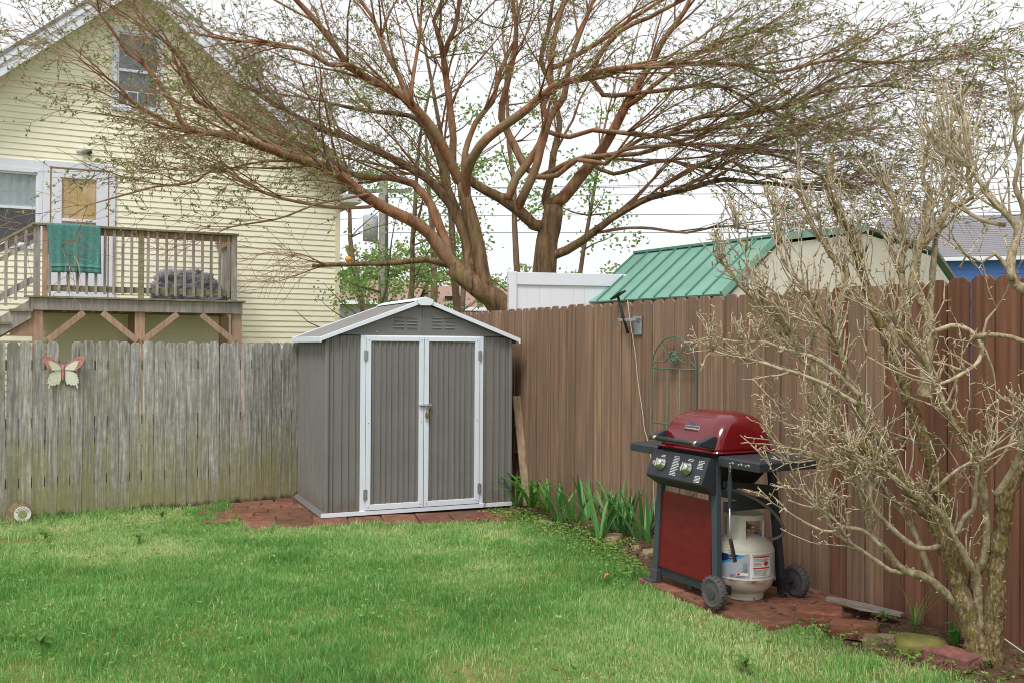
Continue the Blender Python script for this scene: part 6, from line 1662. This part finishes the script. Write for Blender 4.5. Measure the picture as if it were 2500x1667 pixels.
# ------------------------------------------------------------------ lawn
rs = np.random.default_rng(12)
def vnoise(x, y, f, seed):
    g_ = np.random.default_rng(seed).random((64, 64)).astype(np.float32)
    u, v = (x * f + 32.3) % 64, (y * f + 17.7) % 64
    i, j = u.astype(int), v.astype(int); a, b = u - i, v - j
    a, b = a * a * (3 - 2 * a), b * b * (3 - 2 * b); i2, j2 = (i + 1) % 64, (j + 1) % 64
    return (g_[i, j] * (1 - a) + g_[i2, j] * a) * (1 - b) + (g_[i, j2] * (1 - a) + g_[i2, j2] * a) * b
edge = np.array([[p[0], p[1]] for p in bed_edge])
def lawn_mask(x, y):
    P = np.stack([x, y], 1)
    ok = ((P - np.array(LF_O.xy)) @ np.array(LF_V.xy)) < 0.015
    # side of the bed edge polyline
    inside_bed = np.zeros(len(x), bool)
    poly = np.concatenate([edge, np.array([[BF_O.x + BF_U.x * 11, BF_O.y + BF_U.y * 11], [BF_O.x, BF_O.y]]) + np.array([.4, .2])])
    n = len(poly); j = n - 1
    for i in range(n):
        xi, yi = poly[i]; xj, yj = poly[j]
        c = ((yi > y) != (yj > y)) & (x < (xj - xi) * (y - yi) / (yj - yi + 1e-12) + xi)
        inside_bed ^= c; j = i
    ok &= ~inside_bed
    ok &= ((P - np.array(BF_O.xy)) @ np.array(BF_V.xy)) < -0.05
    S = P - np.array(SH_O.xy); sx, sy = S @ np.array(SH_U.xy), S @ np.array(SH_V.xy)
    jag = 0.03 * np.sin(sx * 23) + 0.02 * np.sin(sx * 61)
    left = -0.68 - 0.03 * sy
    ok &= ~((sx > left + jag) & (sx < SW + 0.20) & (sy > -0.215 - 0.187 * (sx + .74) + jag * .4))
    G_ = P - np.array(GR_O.xy); gu = np.array([math.cos(GR_A), math.sin(GR_A)]); gv = np.array([-math.sin(GR_A), math.cos(GR_A)])
    gx, gy = G_ @ gu, G_ @ gv
    ok &= ~((gx > -0.14 + jag) & (gx < 1.15) & (gy > -0.075 + jag))
    return ok
N = 640000
x = rs.uniform(-5.6, 3.4, N).astype(np.float32); y = rs.uniform(3.2, 10.4, N).astype(np.float32)
keep = (np.abs(x) < y * 0.62 + 0.5) & (rs.random(N) < np.clip(9.0 / y ** 1.15, 0.35, 1.0)) & lawn_mask(x, y)
# bare patches
dp = gnd(20, 1322); dd = np.hypot((x - dp.x) / 0.42, (y - dp.y) / 0.17); keep &= rs.random(N) < np.clip((dd - .75) * 2.2, 0.02, 1)
thin = vnoise(x, y, 2.3, 5) * .6 + vnoise(x, y, 6.1, 6) * .4
near = np.clip((6.3 - y) / 2.0, 0, 1)
keep &= rs.random(N) < np.clip(1.25 - 1.05 * np.clip((thin - .52) * 4.5, 0, 1) * (0.35 + .65 * near), 0.06, 1)
x, y, thin = x[keep], y[keep], thin[keep]
n = len(x)
tall = vnoise(x, y, 2.1, 8) * .5 + vnoise(x, y, 5.3, 9) * .5
clump = vnoise(x, y, 14, 10)
fd = -((np.stack([x, y], 1) - np.array(LF_O.xy)) @ np.array(LF_V.xy))
H = (0.024 + 0.040 * np.clip((tall - .32) * 2.2, 0, 1) ** 1.4 + 0.028 * np.clip((clump - .55) * 3, 0, 1)) * rs.uniform(.55, 1.25, n) * (1 + .45 * np.clip(1 - fd / .5, 0, 1))
an = rs.uniform(0, 2 * np.pi, n); ln = np.abs(rs.normal(.38, .30, n)) * H
flow = vnoise(x, y, 1.1, 21) * 7
an = np.where(rs.random(n) < .3, flow + rs.normal(0, .7, n), an)
wd = rs.uniform(.0011, .0023, n) * (1 + .12 * (y - 4))
dx, dy = np.cos(an), np.sin(an); fa = rs.uniform(0, 2 * np.pi, n); px_, py_ = np.cos(fa), np.sin(fa)
V = np.zeros((n, 5, 3), np.float32)
z0 = -0.012
for k, (t, wf) in enumerate(((0, 1.0), (0.55, .85))):
    cx, cy, cz_ = x + dx * ln * t ** 1.8, y + dy * ln * t ** 1.8, z0 + H * t
    V[:, 2 * k, 0], V[:, 2 * k, 1], V[:, 2 * k, 2] = cx - px_ * wd * wf, cy - py_ * wd * wf, cz_
    V[:, 2 * k + 1, 0], V[:, 2 * k + 1, 1], V[:, 2 * k + 1, 2] = cx + px_ * wd * wf, cy + py_ * wd * wf, cz_
V[:, 4, 0], V[:, 4, 1], V[:, 4, 2] = x + dx * ln, y + dy * ln, z0 + H * (1 - .25 * np.clip(ln / (H + 1e-6), 0, 1))
b = np.arange(n, dtype=np.int32)[:, None] * 5
tri = np.concatenate([b + np.array([0, 1, 3]), b + np.array([0, 3, 2]), b + np.array([2, 3, 4])], 1).ravel()
tint = np.clip(.22 + .55 * rs.random(n) ** 1.5 + .55 * np.clip((vnoise(x, y, 1.3, 30) - .5) * 1.6, -.25, .5) + .35 * np.clip((thin - .5) * 3, 0, 1) - .12 * np.clip((tall - .52) * 3, 0, 1), 0, 1)
tint = np.where(rs.random(n) < .035, 1.0, tint)
lw = put(np_mesh('grass', V.reshape(-1, 3), tri, 3, M['grass'], {'tint': np.repeat(tint, 5)}), 'grass')
tag(lw, 'green spring lawn of uneven grass', 'grass', kind='stuff')
# clover and ground ivy creeping along the bed edge and thin spots
cv = Leaves()
rr = random.Random(8)
for q in range(9000):
    if q < 5200:
        i = rr.randrange(len(bed_edge) - 1); p = bed_edge[i]; X, Yy = p[0] + rr.gauss(0, .14) + .03, p[1] + rr.gauss(0, .12) + .01
    else:
        X, Yy = rr.uniform(-4.5, 2.6), rr.uniform(4.0, 9.2)
        if vnoise(np.array([X]), np.array([Yy]), 1.9, 44)[0] < .62: continue
    if q >= 5200 and not lawn_mask(np.array([X]), np.array([Yy]))[0]: continue
    if (Vector((X, Yy, 0)) - BF_O).dot(BF_V) > -.03: continue
    if q < 5200 and X > 1.35 and rr.random() < .75: continue
    if not lawn_mask(np.array([X]), np.array([Yy]))[0] and ((Vector((X, Yy, 0)) - GR_O).length < 1.0): continue
    if (Vector((X, Yy, 0)) - (GR_O + Vector((.55, -.25, 0)))).length < 0.75: continue
    s = rr.uniform(.010, .022); a = rr.uniform(0, 6.28); z = rr.uniform(.02, .06); t = rr.random()
    for k in range(3):
        aa = a + k * 2.09; cv.add((X, Yy, z), (math.cos(aa), math.sin(aa), rr.uniform(-.05, .35)), s, s * .40, t)
o = cv.build('clover', 'clover', None, 4); tag(o, 'creeping clover and ground ivy along the bed edge and in the lawn', 'ground cover', kind='stuff')
# mulch chips, twigs and litter on the bed
mc = MB()
for q in range(1500):
    i = rr.randrange(len(rowA) - 1); f = rr.uniform(.03, .97); p = rowA[i].lerp(rowB[i], f) + Vector((rr.gauss(0, .03), rr.gauss(0, .03), 0))
    if (p - BF_O).dot(BF_V) > -.03: continue
    if (p - (GR_O + Vector((.55, -.25, 0)))).length < 0.85 and rr.random() < .93: continue
    L = rr.uniform(.008, .045); m = Matrix.Translation((p.x, p.y, .018 + .032 * math.sin(math.pi * f))) @ Matrix.Rotation(rr.uniform(0, 6.28), 4, 'Z') @ Matrix.Rotation(rr.uniform(-.5, .5), 4, 'Y')
    mc.box((-L / 2, -L * .14, -.002), (L / 2, L * .14, .003), m)
tag(mc.build('mulch', M['mulch']), 'loose bark chips and litter on the flower bed', 'mulch', kind='stuff')
